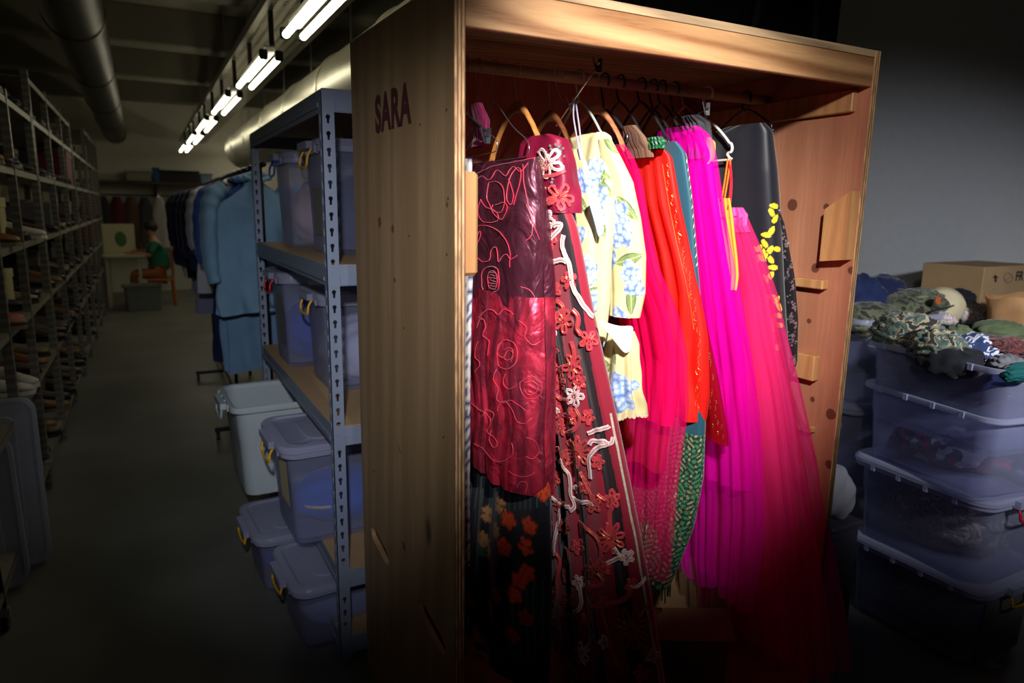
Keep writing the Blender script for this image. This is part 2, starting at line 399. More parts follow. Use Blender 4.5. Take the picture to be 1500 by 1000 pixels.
obj('bottom_panel', MB().box(((XAi+XBi)/2, (YF+YB)/2, .062), (XBi-XAi, YB-YF-.002, .024)), M_plyR, wd)
obj('fascia_board', MB().box(((XAi+XBi)/2, YF+.012, ZT-.061), (XBi-XAi-.002, .02, .082), bev=.002), M_fas, wd)
for x in (XAi+.011, XBi-.011): obj('rail_batten', MB().box((x, (YF+YB)/2+.012, 2.043), (.022, YB-YF-.07, .066), bev=.003), M_blk, wd)
M_rail = woodmat('old_round_rail', srgb(176, 140, 104), srgb(140, 106, 76), 'x', 2.0, .6, knots=False)
obj('hanging_rail', MB().lathe([(.0165, XAi+.002), (.0165, XBi-.002)], (0, 1.80, 2.085), 20, 'x'), M_rail, wd, smooth=.6)
# stop blocks and cleats
obj('stop_block', MB().box((XAi+.022, 1.447, 1.667), (.040, .05, .232), bev=.008), M_blk, wd)
b = MB(); y0, y1 = 1.412, 1.498
b.add([(1.921, y0, 1.562), (1.963, y0, 1.562), (1.963, y1, 1.552), (1.921, y1, 1.552), (1.921, y0, 1.772), (1.963, y0, 1.772), (1.963, y1, 1.716), (1.921, y1, 1.716)],
      [(0,3,2,1),(4,5,6,7),(0,1,5,4),(1,2,6,5),(2,3,7,6),(3,0,4,7)])
obj('stop_block', b, M_blk, wd)
for y0, z, h in ((1.488, 1.475, .03), (1.49, 1.195, .085), (1.48, .985, .02)):
    obj('cleat', MB().box((XBi-.015, y0+.13, z), (.03, .26, h), bev=.003), M_blk, wd)
M_scr = plain('dark_screw_hole', (.02, .013, .01), .7)
sm = None
for px, py in ((657, 290), (655, 372), (600, 345), (592, 480), (616, 182), (650, 640), (655, 160), (548, 690)):
    p = atX(px, py, XA); obj("screw_hole", MB().lathe([(.003, -.001), (.003, .0015)], (p[0]-.0006, p[1], p[2]), 8, "x"), M_scr, wd)
# stencilled name
fc = bpy.data.curves.new('tmp', 'FONT'); fc.body = 'SARA'; fc.size = .135; fc.offset = .0060; fc.extrude = .0004; fc.space_character = 1.12
fo = bpy.data.objects.new('tmp', fc); COL.objects.link(fo); dg = bpy.context.evaluated_depsgraph_get(); dg.update()
me = bpy.data.meshes.new_from_object(fo.evaluated_get(dg)); tv = np.array([v.co[:] for v in me.vertices]); tf = [tuple(p.vertices) for p in me.polygons]
bpy.data.objects.remove(fo); bpy.data.curves.remove(fc); bpy.data.meshes.remove(me)
tx0, tx1, ty0, ty1 = tv[:,0].min(), tv[:,0].max(), tv[:,1].min(), tv[:,1].max()
M_sten = plain('dark_red_stencil_paint', (.050, .005, .007), .7)
obj('stencilled_name', MB().add([(XA-.0006-v[2], 1.962-(v[0]-tx0)/(tx1-tx0)*.295, 1.905+(v[1]-ty0)/(ty1-ty0)*.103) for v in tv], tf), M_sten, wd)
M_scuff = plain('dark_scuff', (.018, .022, .018), .8)
p = atX(585, 660, XA); obj('scuff_mark', MB().add([(XA-.0004, p[1]+.016, p[2]+.022), (XA-.0004, p[1]-.012, p[2]+.0), (XA-.0004, p[1]-.016, p[2]-.006), (XA-.0004, p[1]+.004, p[2]+.006)], [(0,1,2,3)]), M_scuff, wd)
settle(wd)
# ================================================================ torch light sweeping the wardrobe, plus the cooler sweep over the shelves
def spot(name, loc, aim, power, angle, blend, col=(1,1,1), size=.04):
    l = bpy.data.lights.new(name, 'SPOT'); l.energy = power; l.spot_size = math.radians(angle); l.spot_blend = blend; l.color = col; l.shadow_soft_size = size
    o = bpy.data.objects.new(name, l); COL.objects.link(o); o.location = loc
    o.rotation_euler = (Vector(aim)-Vector(loc)).to_track_quat('-Z', 'Y').to_euler(); return o
spot('torch_main', (.44, -.05, 2.52), (1.27, 1.62, 1.58), 540, 44, 1.0, (1, .98, .95), .05)
spot('torch_top', (.44, -.05, 2.50), (1.45, 1.41, 1.98), 95, 50, 1.0, (1, .97, .92), .05)
spot('torch_shelf', (-.10, .0, 2.1), (.50, 2.4, 1.25), 150, 44, 1.0, (.88, .91, 1.0), .05)
spot('torch_side', (-.80, .15, 2.0), (.604, 1.75, 1.42), 15, 50, 1.0, (1, .98, .94), .05)
spot('torch_tubs', (1.99, -.5, 2.2), (3.25, 1.9, 1.27), 290, 57, 1.0, (.89, .92, 1.0), .08)
# ================================================================ garments
def interp(xs, ys, x): return np.interp(x, xs, ys)
class Garment:
    """A hanging garment as a closed folded tube. levels: (px, py, Yf, depth, thick) = where its front edge hangs, how deep and how thick it is there."""
    def __init__(g, levels, nt=220, nh=150, folds=(), seed=1, sharp=.5, smooth=9, hem=0.0, skew=0.0, sag=0.0, sq=.75):
        r = np.random.default_rng(seed); g.nt, g.nh = nt, nh
        A = []
        for px, py, Yf, dep, th in levels:
            p = atY(px, py, Yf); A.append((p[0], Yf+dep/2, p[2], dep/2, th/2))
        A = np.array(A); k = np.linspace(0, 1, len(A))
        zz = A[:, 2]; k = (zz[0]-zz)/(zz[0]-zz[-1]); h = np.linspace(0, 1, nh)
        P = np.stack([np.interp(h, k, A[:, i]) for i in range(5)], 1)
        if smooth > 1:
            Q = np.pad(P, ((smooth, smooth), (0, 0)), mode='reflect', reflect_type='odd'); ker = np.hanning(2*smooth+1); ker /= ker.sum()
            P = np.stack([np.convolve(Q[:, i], ker, 'valid') for i in range(5)], 1); P[:, 3:] = np.maximum(P[:, 3:], .004)
        g.h = h; g.P = P; q = np.arange(nt)/nt
        phi = np.linspace(0, 2*PI, 721)
        e = lambda f, p: np.sign(f)*np.abs(f)**p
        G = np.zeros((nh, nt, 3)); N = np.zeros((nh, nt, 3)); g.per = np.zeros(nh)
        wob = [(r.uniform(.6, 2.2), r.uniform(0, 6), r.uniform(.03, .10)) for _ in range(4)]
        for i in range(nh):
            xc, yc, z, a, b = P[i]
            ey = -a*e(np.cos(phi), sq); ex = -b*e(np.sin(phi), sq)
            L = np.concatenate([[0], np.cumsum(np.hypot(np.diff(ex), np.diff(ey)))]); g.per[i] = L[-1]
            f = np.interp(q*L[-1], L, phi); cy, cx = np.cos(f), np.sin(f)
            Y = -a*e(cy, sq); X = -b*e(cx, sq)
            ny, nx = -cy/max(a, .004), -cx/max(b, .004); nn = np.hypot(nx, ny)+1e-9
            G[i] = np.stack([xc+X+skew*(Y+a)*0, yc+Y, np.full(nt, z)], 1); N[i] = np.stack([nx/nn, ny/nn, np.zeros(nt)], 1)
        H_, Q_ = np.meshgrid(h, q, indexing='ij'); D = np.zeros((nh, nt))
        w = sum(a*np.sin(2*PI*f*H_+p) for f, p, a in wob)
        for cnt, amp0, amp1, start in folds:
            ph, ph2 = r.uniform(0, 6, 2); am = amp0+(amp1-amp0)*np.clip((H_-start)/(1-start+1e-6), 0, 1)**.8
            am = am*np.clip((H_-start)/.12+.0, 0, 1) if start > 0 else am
            u = 2*PI*cnt*(Q_+.35*w/np.sqrt(cnt))+ph+1.3*np.sin(2*PI*(max(1, round(cnt/3)))*Q_+ph2)
            s = np.sin(u); s = (1-sharp)*s+sharp*(1-2*np.abs(np.sin(u/2+.7*np.sin(u*.5*0+ph)))) if int(cnt) == cnt else s
            D += am*s
        pass
        G = G+N*D[..., None]
        if hem: G[..., 2] -= hem*np.sin(2*PI*5*Q_+r.uniform(0, 6))*H_**6
        if sag: G[..., 2] -= sag*((np.sin(2*PI*3*Q_+1)*.5+.5))*H_**8
        g.G = G; g.finish()
    def finish(g):
        G = g.G; gi = np.gradient(G, axis=0); gj = (np.roll(G, -1, 1)-np.roll(G, 1, 1)); N = np.cross(gi, gj)
        g.N = N/np.maximum(np.linalg.norm(N, axis=-1, keepdims=True), 1e-9)
        c = G.mean(1, keepdims=True); s = np.sign(((G-c)*g.N).sum(-1)).mean(); g.N = g.N if s > 0 else -g.N
        g.px, g.py, g.d = proj(G)
        g.front = ((CAM-G)*g.N).sum(-1) > 0
        q = np.arange(g.nt)/g.nt; g.u = q[None, :]*np.median(g.per); g.u = np.repeat(g.u, g.nh, 0); g.v = G[..., 2]
    def mb(g, cap=True):
        m = MB().grid(g.G, wrap=True)
        return m
    def uv(g): return np.stack([g.u, g.v], -1).reshape(-1, 2)
    def make(g, name, mat, parent=None, colr=None):
        return obj(name, g.mb(), mat, parent, smooth=True, uv=g.uv(), colr=colr)
    def pick(g, x, y):
        d = np.hypot(g.px-x, g.py-y)+np.where(g.front, 0, 1e4); b = d.min()
        c = np.where(d < b+2.5, g.d, 1e9)+d*.004
        return np.unravel_index(np.argmin(c), c.shape)
    def at(g, x, y, off=.002):
        i, j = g.pick(x, y); return g.G[i, j]+g.N[i, j]*off, g.N[i, j]
    def path(g, pts, off=.002, n=6, closed=False, sm=2):
        """pixels -> a smooth path lying on the cloth, with normals"""
        S = smoothpath([(x, y, 0) for x, y in pts], n, closed); R = [g.at(x, y, off) for x, y, _ in S]
        P = np.array([a for a, _ in R]); Nn = np.array([b for _, b in R])
        keep = [0]+[i for i in range(1, len(P)) if np.linalg.norm(P[i]-P[i-1]) > 1e-5]
        P, Nn = P[keep], Nn[keep]
        if len(P) > 4:
            for _ in range(sm): P[1:-1] = (P[:-2]+2*P[1:-1]+P[2:])/4
        return P, Nn
    def cord(g, mb, pts, r=.0012, off=.001, n=6, seg=5, closed=False, flat=1.0):
        P, Nn = g.path(pts, off, n, closed)
        if len(P) > 2: mb.tube(P, r, seg, nrm=Nn, flat=flat)
    def sub(g, i0, i1): return g.G[i0:i1]

def pxpath_flower(cx, cy, r, petals=6, rot=0.0, sq=1.0):
    """outline of loop petals in pixels"""
    out = []
    for k in range(petals):
        a = rot+2*PI*k/petals
        for t in np.linspace(-1, 1, 7):
            rr = r*(1-.75*t*t); aa = a+t*PI/petals*.95*(1-.25*abs(t)); out.append((cx+rr*math.cos(aa)*sq, cy+rr*math.sin(aa)))
    return out

# ---- cloth materials
def fabric(name, c, rough=.6, sheen=.3, spec=.3, var=.25, weave=900, metal=0.0, tint=None, aniso=False, trans=0.0):
    """woven cloth: fine weave bump, slight unevenness, sheen"""
    t = NT(name); co = t.co('UV', (1, 1, 1)); obj_ = t.co('Object')
    n = t.n('TexNoise', None, Vector=obj_, Scale=9.0, Detail=5.0); f = t.n('TexNoise', None, Vector=t.co('UV', (weave, weave*.35, 1)), Scale=1.0, Detail=1.0)
    base = t.mix(n.outputs[0], tuple(x*(1-var) for x in c), tuple(min(1, x*(1+var)) for x in c))
    b = t.bsdf(Base_Color=base, Roughness=rough, Metallic=metal, Normal=t.bump(f, .25, .0006))
    b.inputs['Specular IOR Level'].default_value = spec; b.inputs['Sheen Weight'].default_value = sheen; b.inputs['Sheen Roughness'].default_value = .35
    if tint: b.inputs['Sheen Tint'].default_value = (*tint, 1)
    if trans:
        tl = t.n('BsdfTranslucent', None, Color=base); b = t.n('MixShader', None, Fac=trans, i1=b, i2=tl)
    return t.done(b)
def vcol(name, rough=.55, sheen=.2, spec=.3, bump=.25, weave=900, trans=0.0):
    t = NT(name); a = t.n('Attribute'); a.attribute_name = 'Col'
    f = t.n('TexNoise', None, Vector=t.co('UV', (weave, weave, 1)), Scale=1.0, Detail=1.0)
    b = t.bsdf(Base_Color=a.outputs[0], Roughness=rough, Normal=t.bump(f, bump, .0006)); b.inputs['Specular IOR Level'].default_value = spec; b.inputs['Sheen Weight'].default_value = sheen
    if trans:
        tl = t.n('BsdfTranslucent', None, Color=a.outputs[0]); b = t.n('MixShader', None, Fac=trans, i1=b, i2=tl)
    return t.done(b)
def tulle(name, c, dens=.5, var=.35, freq=90, trans=.45):
    """net fabric: see-through, denser along its gathered folds"""
    t = NT(name); n = t.n('TexNoise', None, Vector=t.co('UV', (freq, 1.6, 1)), Scale=1.0, Detail=4.0, Distortion=.3)
    n2 = t.n('TexNoise', None, Vector=t.co('UV', (freq*.22, .9, 1)), Scale=1.0, Detail=2.0)
    al = t.math('ADD', t.math('MULTIPLY', n.outputs[0], var*1.4), t.math('ADD', t.math('MULTIPLY', n2.outputs[0], var*1.4), dens-var*1.4))
    d = t.n('BsdfDiffuse', None, Color=c); tl = t.n('BsdfTranslucent', None, Color=c); s = t.n('MixShader', None, Fac=trans, i1=d, i2=tl)
    tr = t.n('BsdfTransparent'); al.use_clamp = True
    return t.done(t.n('MixShader', None, Fac=al, i1=tr, i2=s))

def nearest_flowers(g, cents, aspect=1.0):
    """distance (m) on the cloth of every vertex to the nearest of some pixel-picked centres"""
    u, v = g.u, g.v; per = np.median(g.per); D = np.full(u.shape, 9.0); I = np.zeros(u.shape, int); DX = np.zeros(u.shape); DY = np.zeros(u.shape)
    for k, (i, j) in enumerate(cents):
        du = u-u[i, j]; du = (du+per/2) % per-per/2; dv = v-v[i, j]; d = np.hypot(du, dv*aspect); m = d < D
        D[m] = d[m]; I[m] = k; DX[m] = du[m]; DY[m] = dv[m]
    return D, I, DX, DY
# ================================================================ the garments on the rail
M_cordred = plain('red_cord', srgb(206, 48, 74), .5, noise=.3, nscale=300, sheen=.3)
M_cordpink = plain('pale_pink_cord', srgb(240, 196, 204), .5, noise=.35, nscale=300, sheen=.3)
M_cordmar = plain('maroon_cord', srgb(150, 26, 50), .5, noise=.3, nscale=300, sheen=.3)
M_gold = plain('gold_thread', srgb(214, 168, 84), .35, .7)
M_silver = plain('silver_bead', srgb(190, 186, 184), .3, .8)
M_bead = plain('purple_red_bead', srgb(150, 20, 70), .15, .2, coat=.6)
DR = []
def garment(name, label, cat): o = thing(name, label, cat, None); DR.append(o); return o

# --- white printed garment squeezed against the left panel
g = Garment([(690, 232, 1.62, .36, .03), (696, 330, 1.62, .36, .035), (690, 420, 1.6, .36, .03), (687, 560, 1.6, .36, .03), (686, 830, 1.6, .36, .04)], 90, 90, [(9, .002, .005, 0)], 3)
D = np.sin(g.u*260)+np.sin(g.v*300+3*np.sin(g.u*90))+np.sin((g.u+g.v)*190); col = np.where((D > .9)[..., None], srgb(46, 50, 110), srgb(214, 208, 206))
o = garment('patterned_dress', 'white dress with dark blue print squeezed behind the left stop block', 'dress')
g.make('printed_body', vcol('blue_print_cotton', .7), o, col.reshape(-1, 3)); settle(o)

# --- maroon taffeta dress with cord embroidery
def taffeta(name, a, b, hi, lo):
    t = NT(name); f = t.n('TexNoise', None, Vector=t.co('UV', (26, 9, 1)), Scale=1.0, Detail=5.0, Distortion=.8)
    w = t.n('TexNoise', None, Vector=t.co('UV', (1400, 60, 1)), Scale=1.0, Detail=1.0)
    mo = t.n('TexNoise', None, Vector=t.co('UV', (17, 5, 1)), Scale=1.0, Detail=5.0, Distortion=1.2)
    base = t.mix(t.ramp(mo.outputs[0], [(lo, 0.), (lo+.14, 1.)]).outputs[0], a, b)  # mottle puts the shot silk's sheen change into the colour
    base = t.mix(t.math('MULTIPLY', w.outputs[0], .45), base, hi)
    n2 = t.n('TexNoise', None, Vector=t.co('UV', (9, 7, 1)), Scale=1.0, Detail=3.0, Distortion=1.5)
    bm = t.n('Bump', None, Height=n2, Strength=.9, Distance=.02, Normal=t.bump(f, .5, .006))
    bs = t.bsdf(Base_Color=base, Roughness=.38, Metallic=.55, Normal=bm); bs.inputs['Sheen Weight'].default_value = .25; bs.inputs['Sheen Tint'].default_value = (*hi, 1); bs.inputs['Sheen Roughness'].default_value = .3
    bs.inputs['Specular IOR Level'].default_value = .5
    return t.done(bs)
M_tafd = taffeta('dark_maroon_taffeta', srgb(66, 34, 48), srgb(92, 36, 54), srgb(130, 48, 70), .56)
M_tafr = taffeta('wine_red_taffeta', srgb(92, 30, 48), srgb(196, 40, 68), srgb(226, 70, 98), .42)
o = garment('taffeta_dress', 'maroon taffeta dress with looping cord embroidery and gathered skirt, leftmost full dress', 'dress')
bo = Garment([(786, 230, 1.60, .40, .05), (791, 262, 1.58, .44, .10), (796, 330, 1.57, .46, .13), (798, 430, 1.57, .46, .14), (798, 452, 1.57, .46, .14)], 240, 130, [(6, .003, .010, 0), (15, .001, .0022, 0)], 11, .3, 6)
bod = bo.make('bodice', M_tafd, o)
sk = Garment([(798, 436, 1.565, .47, .145), (799, 470, 1.555, .48, .155), (799, 560, 1.55, .49, .16), (798, 650, 1.55, .49, .165), (796, 728, 1.55, .50, .165)], 320, 170, [(25, .003, .0055, 0), (10, .006, .015, 0)], 12, .5, 5, hem=.004)
skt = sk.make('gathered_skirt', M_tafr, o)
emb = MB()
for P_ in ([(690,258),(712,246),(735,240),(760,236),(783,231)], [(692,266),(705,256),(716,264),(728,248),(739,258),(751,243),(762,252),(774,238)],
           [(745,262),(752,285),(748,300),(742,288),(746,262),(756,246),(763,250),(760,275),(752,300)],
           [(716,268),(728,266),(737,280),(738,300),(730,312),(720,306),(713,290),(716,268)], [(704,292),(699,310),(706,324),(718,326),(728,322),(724,308),(712,304),(704,292)],
           [(726,300),(736,296),(743,302),(740,314),(731,322),(720,308),(722,300)],
           [(697,331),(712,330),(728,338),(742,354),(747,372),(746,392)], [(698,350),(702,338),(704,345),(699,356)],
           [(700,378),(708,384),(716,380),(719,366),(724,362),(727,372),(728,384),(735,376),(742,372),(748,380),(758,374)],
           [(706,420),(705,405),(709,394),(717,390),(727,394),(731,408),(729,424),(720,428),(709,426),(706,420)],
           [(714,420),(712,405),(717,397),(724,400),(727,412),(723,424),(714,420)],
           [(766,240),(768,270),(774,300),(782,330),(790,350)], [(762,420),(775,424),(783,436),(774,442),(764,436)], [(770,300),(780,322),(778,345),(770,352)]):
    bo.cord(emb, P_, .0011, .0012)
for k in range(7): bo.cord(emb, [(714+2*(k % 2), 398+k*4), (724, 400+k*4)], .0009, .0012)
obj('cord_embroidery', emb, M_cordred, bod)
emb = MB()
for P_ in ([(696,480),(704,466),(712,478),(706,490),(716,500),(712,520)], [(700,500),(694,520),(702,532),(694,545)], [(735,500),(728,515),(736,524),(745,512),(752,518),(748,530)],
           [(730,505),(738,498),(750,500),(758,512),(756,530),(745,540),(732,538),(728,522),(730,505)], [(737,512),(748,510),(752,520),(744,528),(736,524)],
           [(728,540),(722,555),(730,568),(728,585),(738,590),(748,586),(758,592),(770,600)], [(690,590),(700,600),(712,606),(718,618),(712,632),(722,640),(729,648),(724,656),(716,648),(718,630)],
           [(728,602),(733,590),(741,588),(750,600),(758,618),(770,620),(779,612)], [(762,560),(772,552),(784,552),(793,562),(793,576),(782,584),(770,582),(763,572),(762,560)],
           [(768,560),(780,558),(788,566),(784,576),(774,578),(768,570)], [(693,650),(706,656),(715,668),(728,676),(744,672),(752,662),(748,648)], [(744,690),(756,696),(770,698),(783,692)],
           [(770,640),(782,645),(790,660),(780,672),(770,668)], [(700,465),(716,452),(730,462),(738,452),(752,460)], [(760,470),(772,480),(768,494),(780,505),(792,500)], [(740,548),(735,560),(745,570),(755,565)],
           [(757,715),(762,705),(772,708),(770,722)], [(705,610),(712,600),(722,606),(718,618)]):
    sk.cord(emb, P_, .0011, .0014)
obj('cord_embroidery', emb, M_cordred, skt)
settle(o)

# --- floral black dress behind it
fl = Garment([(790, 240, 1.66, .30, .02), (800, 300, 1.63, .34, .03), (803, 400, 1.62, .36, .04), (802, 560, 1.60, .40, .06), (800, 730, 1.55, .48, .12), (796, 850, 1.53, .5, .15), (792, 1010, 1.52, .5, .16)], 330, 240, [(8, .003, .012, .1)], 21, .4, 9)
seeds = lambda pts: [fl.pick(x, y) for x, y in pts]
base = np.tile(np.array(srgb(20, 20, 32)), (fl.nh, fl.nt, 1))
st = (np.abs(np.sin(fl.u*150+.6*np.sin(fl.v*18))) < .22) & (np.sin(fl.v*14+fl.u*6) > -.1); base[st] = srgb(36, 96, 96)
def petals(cents, rad, colour, edge, lob=5, asp=1.0, k0=0):
    D, I, X, Y = nearest_flowers(fl, cents); a = np.arctan2(Y, X); R_ = rad*(.72+.28*np.abs(np.cos(lob*a/2+I*1.3)))
    m = D < R_; base[m] = colour; e = (D < R_) & (D > R_*.86); base[e] = edge; v = m & (np.abs(np.sin(a*9+I)) < .16) & (D > R_*.2); base[v] = edge; return m
petals(seeds([(714,752),(722,776),(706,790),(730,740),(716,812)]), .030, srgb(168, 120, 74), srgb(70, 46, 30), 9)
petals(seeds([(704,806),(738,760)]), .020, srgb(48, 104, 78), srgb(20, 34, 34), 2)
petals(seeds([(718,838),(722,870),(774,770),(770,800),(760,850),(752,872),(745,762),(738,800),(690,880),(716,890),(772,840),(800,560),(798,420),(797,640),(792,500),(799,720)]), .030, srgb(206, 66, 26), srgb(110, 26, 16), 5)
petals(seeds([(700,930),(750,930),(770,905),(730,960),(690,980)]), .030, srgb(150, 46, 22), srgb(70, 20, 12), 5)
o = garment('floral_dress', 'long black dress with orange poppies and tan leaves, hem below the maroon taffeta dress', 'dress')
fl.make('printed_body', vcol('poppy_print', .6), o, base.reshape(-1, 3)); settle(o)

# --- dark red velvet gown with ribbon flowers
M_velv = fabric('wine_velvet', srgb(168, 24, 52), .6, .5, .25, .3, 600, tint=srgb(200, 60, 90))
M_net = fabric('black_net_panel', srgb(30, 16, 22), .7, .4, .2, .3)
o = garment('velvet_gown', 'long wine red gown covered in red and pink ribbon flowers and vines', 'dress')
top = Garment([(808, 196, 1.60, .12, .03), (826, 202, 1.57, .20, .07), (833, 240, 1.56, .24, .09), (838, 280, 1.55, .25, .10), (840, 312, 1.55, .25, .09)], 160, 90, [(6, .004, .008, 0), (13, .001, .002, .1)], 31, .3, 5)
tp = top.make('bodice', fabric('magenta_wine_velvet', srgb(122, 16, 48), .5, .4, .3, .3, tint=srgb(200, 50, 90)), o)
vs_ = Garment([(826, 296, 1.565, .22, .06), (839, 330, 1.55, .28, .08), (852, 400, 1.54, .32, .10), (865, 470, 1.53, .35, .11), (884, 560, 1.52, .38, .12), (897, 630, 1.50, .42, .13), (910, 700, 1.49, .46, .14), (926, 790, 1.47, .50, .16), (940, 870, 1.455, .54, .18), (954, 960, 1.44, .57, .20), (966, 1050, 1.43, .60, .22)], 420, 330, [(9, .004, .022, .05), (23, .001, .004, .1)], 33, .35, 9)
# darker net godets between the velvet panels: a real two-colour cloth
PHO = .35; ph = (vs_.u/np.median(vs_.per)*9 % 1); vc = np.tile(np.array(srgb(142, 22, 46)), (vs_.nh, vs_.nt, 1)); ph = (ph+.06*np.sin(vs_.v*9)+PHO) % 1; vc[(ph > .58) & (ph < .93)] = srgb(34, 18, 26); vc[(np.abs(ph-.575) < .02)] = srgb(14, 6, 10)
vb = vs_.make('panelled_skirt', vcol('velvet_and_net_panels', .55, .35, .25, .2, 700), o, vc.reshape(-1, 3))
MK = {'r': M_cordred, 'p': M_cordpink, 'm': M_cordmar}
CORDN = {'r': 'red ribbon', 'p': 'pale pink ribbon', 'm': 'dark wine ribbon'}
RB = {}
def ribbon(g, pts, w=.0060, mats=('r', 'r'), closed=False, n=7, into=None, sm=2):
    P, Nn = g.path(pts, .004, n, closed, sm)
    if len(P) < 4: return
    T = (np.roll(P, -1, 0)-np.roll(P, 1, 0)) if closed else np.gradient(P, axis=0)
    T /= np.maximum(np.linalg.norm(T, axis=1, keepdims=True), 1e-9); S = np.cross(Nn, T); m = into or MB()
    for sgn in (-1, 1): m.tube(P+S*sgn*w*.5, w*.56, 6, nrm=Nn, flat=.6, closed=closed)
    RB['g'].tube(P+Nn*w*.3, w*.15, 4, nrm=Nn, closed=closed)
    if into is None: obj('ribbon_vine', m, MK[mats[0]], RB['parent'])
def flower(g, x, y, r, petals=6, k='r', rot=0.0, sq=1.0, core=True):
    m = MB(); ribbon(g, pxpath_flower(x, y, r*1.30, petals, rot, sq), .0040, (k, k), True, 2, m, 0)
    if core and r > 9: ribbon(g, pxpath_flower(x, y, r*.62, 5, rot+.5, sq), .0032, (k, k), True, 2, m, 0)
    if m.v: obj('ribbon_flower', m, MK[k], RB['parent'])
    for a in range(5):
        i, j = g.pick(x+2.5*math.cos(a*1.26), y+2.5*math.sin(a*1.26)); RB['b'].blob(g.G[i, j]+g.N[i, j]*.005, (.005, .005, .005), 6, 5, 0)
def endribbons():
    for k, mt, nm in (('g', M_gold, 'gold_thread'), ('b', M_bead, 'beads')): obj(nm, RB[k], mt, RB['parent'])['kind'] = 'stuff'
RB.update(g=MB(), b=MB(), parent=tp)
flower(top, 803, 238, 17, 5, 'p', .4); flower(top, 787, 246, 12, 5, 'r'); flower(top, 820, 288, 15, 5, 'r', .2)
ribbon(top, [(788,262),(800,258),(815,256),(827,250)], .005, ('r', 'r')); ribbon(top, [(790,305),(800,296),(812,292),(826,290),(834,302)], .005, ('r', 'r'))
endribbons()
sb = MB()
for x, y in ((813,212),(818,216),(808,219),(822,222),(800,224),(814,224),(826,230),(806,214),(812,236),(820,214),(824,218),(810,262),(798,276),(808,268),(812,272)):
    i, j = top.pick(x, y); sb.blob(top.G[i, j]+top.N[i, j]*.002, (.007, .007, .007), 6, 5, .3, x)
obj('silver_beads', sb, M_silver, tp)['kind'] = 'stuff'
RB.update(g=MB(), b=MB(), parent=vb)
hm_ = MB(); vs_.cord(hm_, [(894,605),(901,640),(911,690),(921,740),(931,790),(941,850),(951,910),(960,960),(966,1000)], .0042, .002, 6, 6, flat=.5); obj('cream_piping', hm_, plain('cream_blue_piping', srgb(196, 180, 160), .7, noise=.5, nscale=90), vb)
F_ = [(801,322,11,'p'),(799,330,9,'p'),(826,470,13,'r'),(862,498,11,'r'),(839,536,14,'r'),(842,580,12,'p'),(806,515,10,'r'),(800,575,11,'p'),(820,560,8,'r'),(811,600,10,'r'),(822,625,9,'r'),(808,656,9,'r'),(846,662,18,'r'),
      (828,672,9,'r'),(793,655,9,'r'),(799,700,9,'p'),(870,738,10,'r'),(897,730,10,'r'),(895,787,18,'r'),(868,832,11,'m'),(886,832,8,'r'),(918,815,9,'p'),(884,882,8,'r'),(925,856,8,'r'),(924,920,24,'m'),(955,958,9,'p'),
      (808,870,8,'r'),(775,965,10,'p'),(803,968,9,'p'),(852,955,12,'p'),(808,915,9,'m'),(820,740,7,'m'),(800,770,8,'m'),(848,852,8,'p'),(776,900,8,'m'),(910,978,10,'m'),(806,352,9,'r'),(800,372,8,'p'),(812,425,9,'r'),(804,450,8,'r'),(834,410,9,'r'),(806,488,9,'p'),(816,545,9,'r'),(850,560,8,'r'),(806,590,9,'r'),(836,610,9,'r'),(800,632,8,'p'),(862,610,8,'r'),(876,676,8,'r'),(856,712,8,'r'),(812,700,9,'r'),(796,800,9,'r'),(826,770,9,'m'),(846,800,8,'r'),(800,836,8,'m'),(832,880,9,'m'),(860,905,8,'r'),(832,960,9,'m'),(872,950,9,'m'),(940,985,10,'r'),(886,940,8,'p')]
for x, y, r, k in F_: flower(vs_, x, y, r, 5 if r < 15 else 8, k, x*.7, .85)
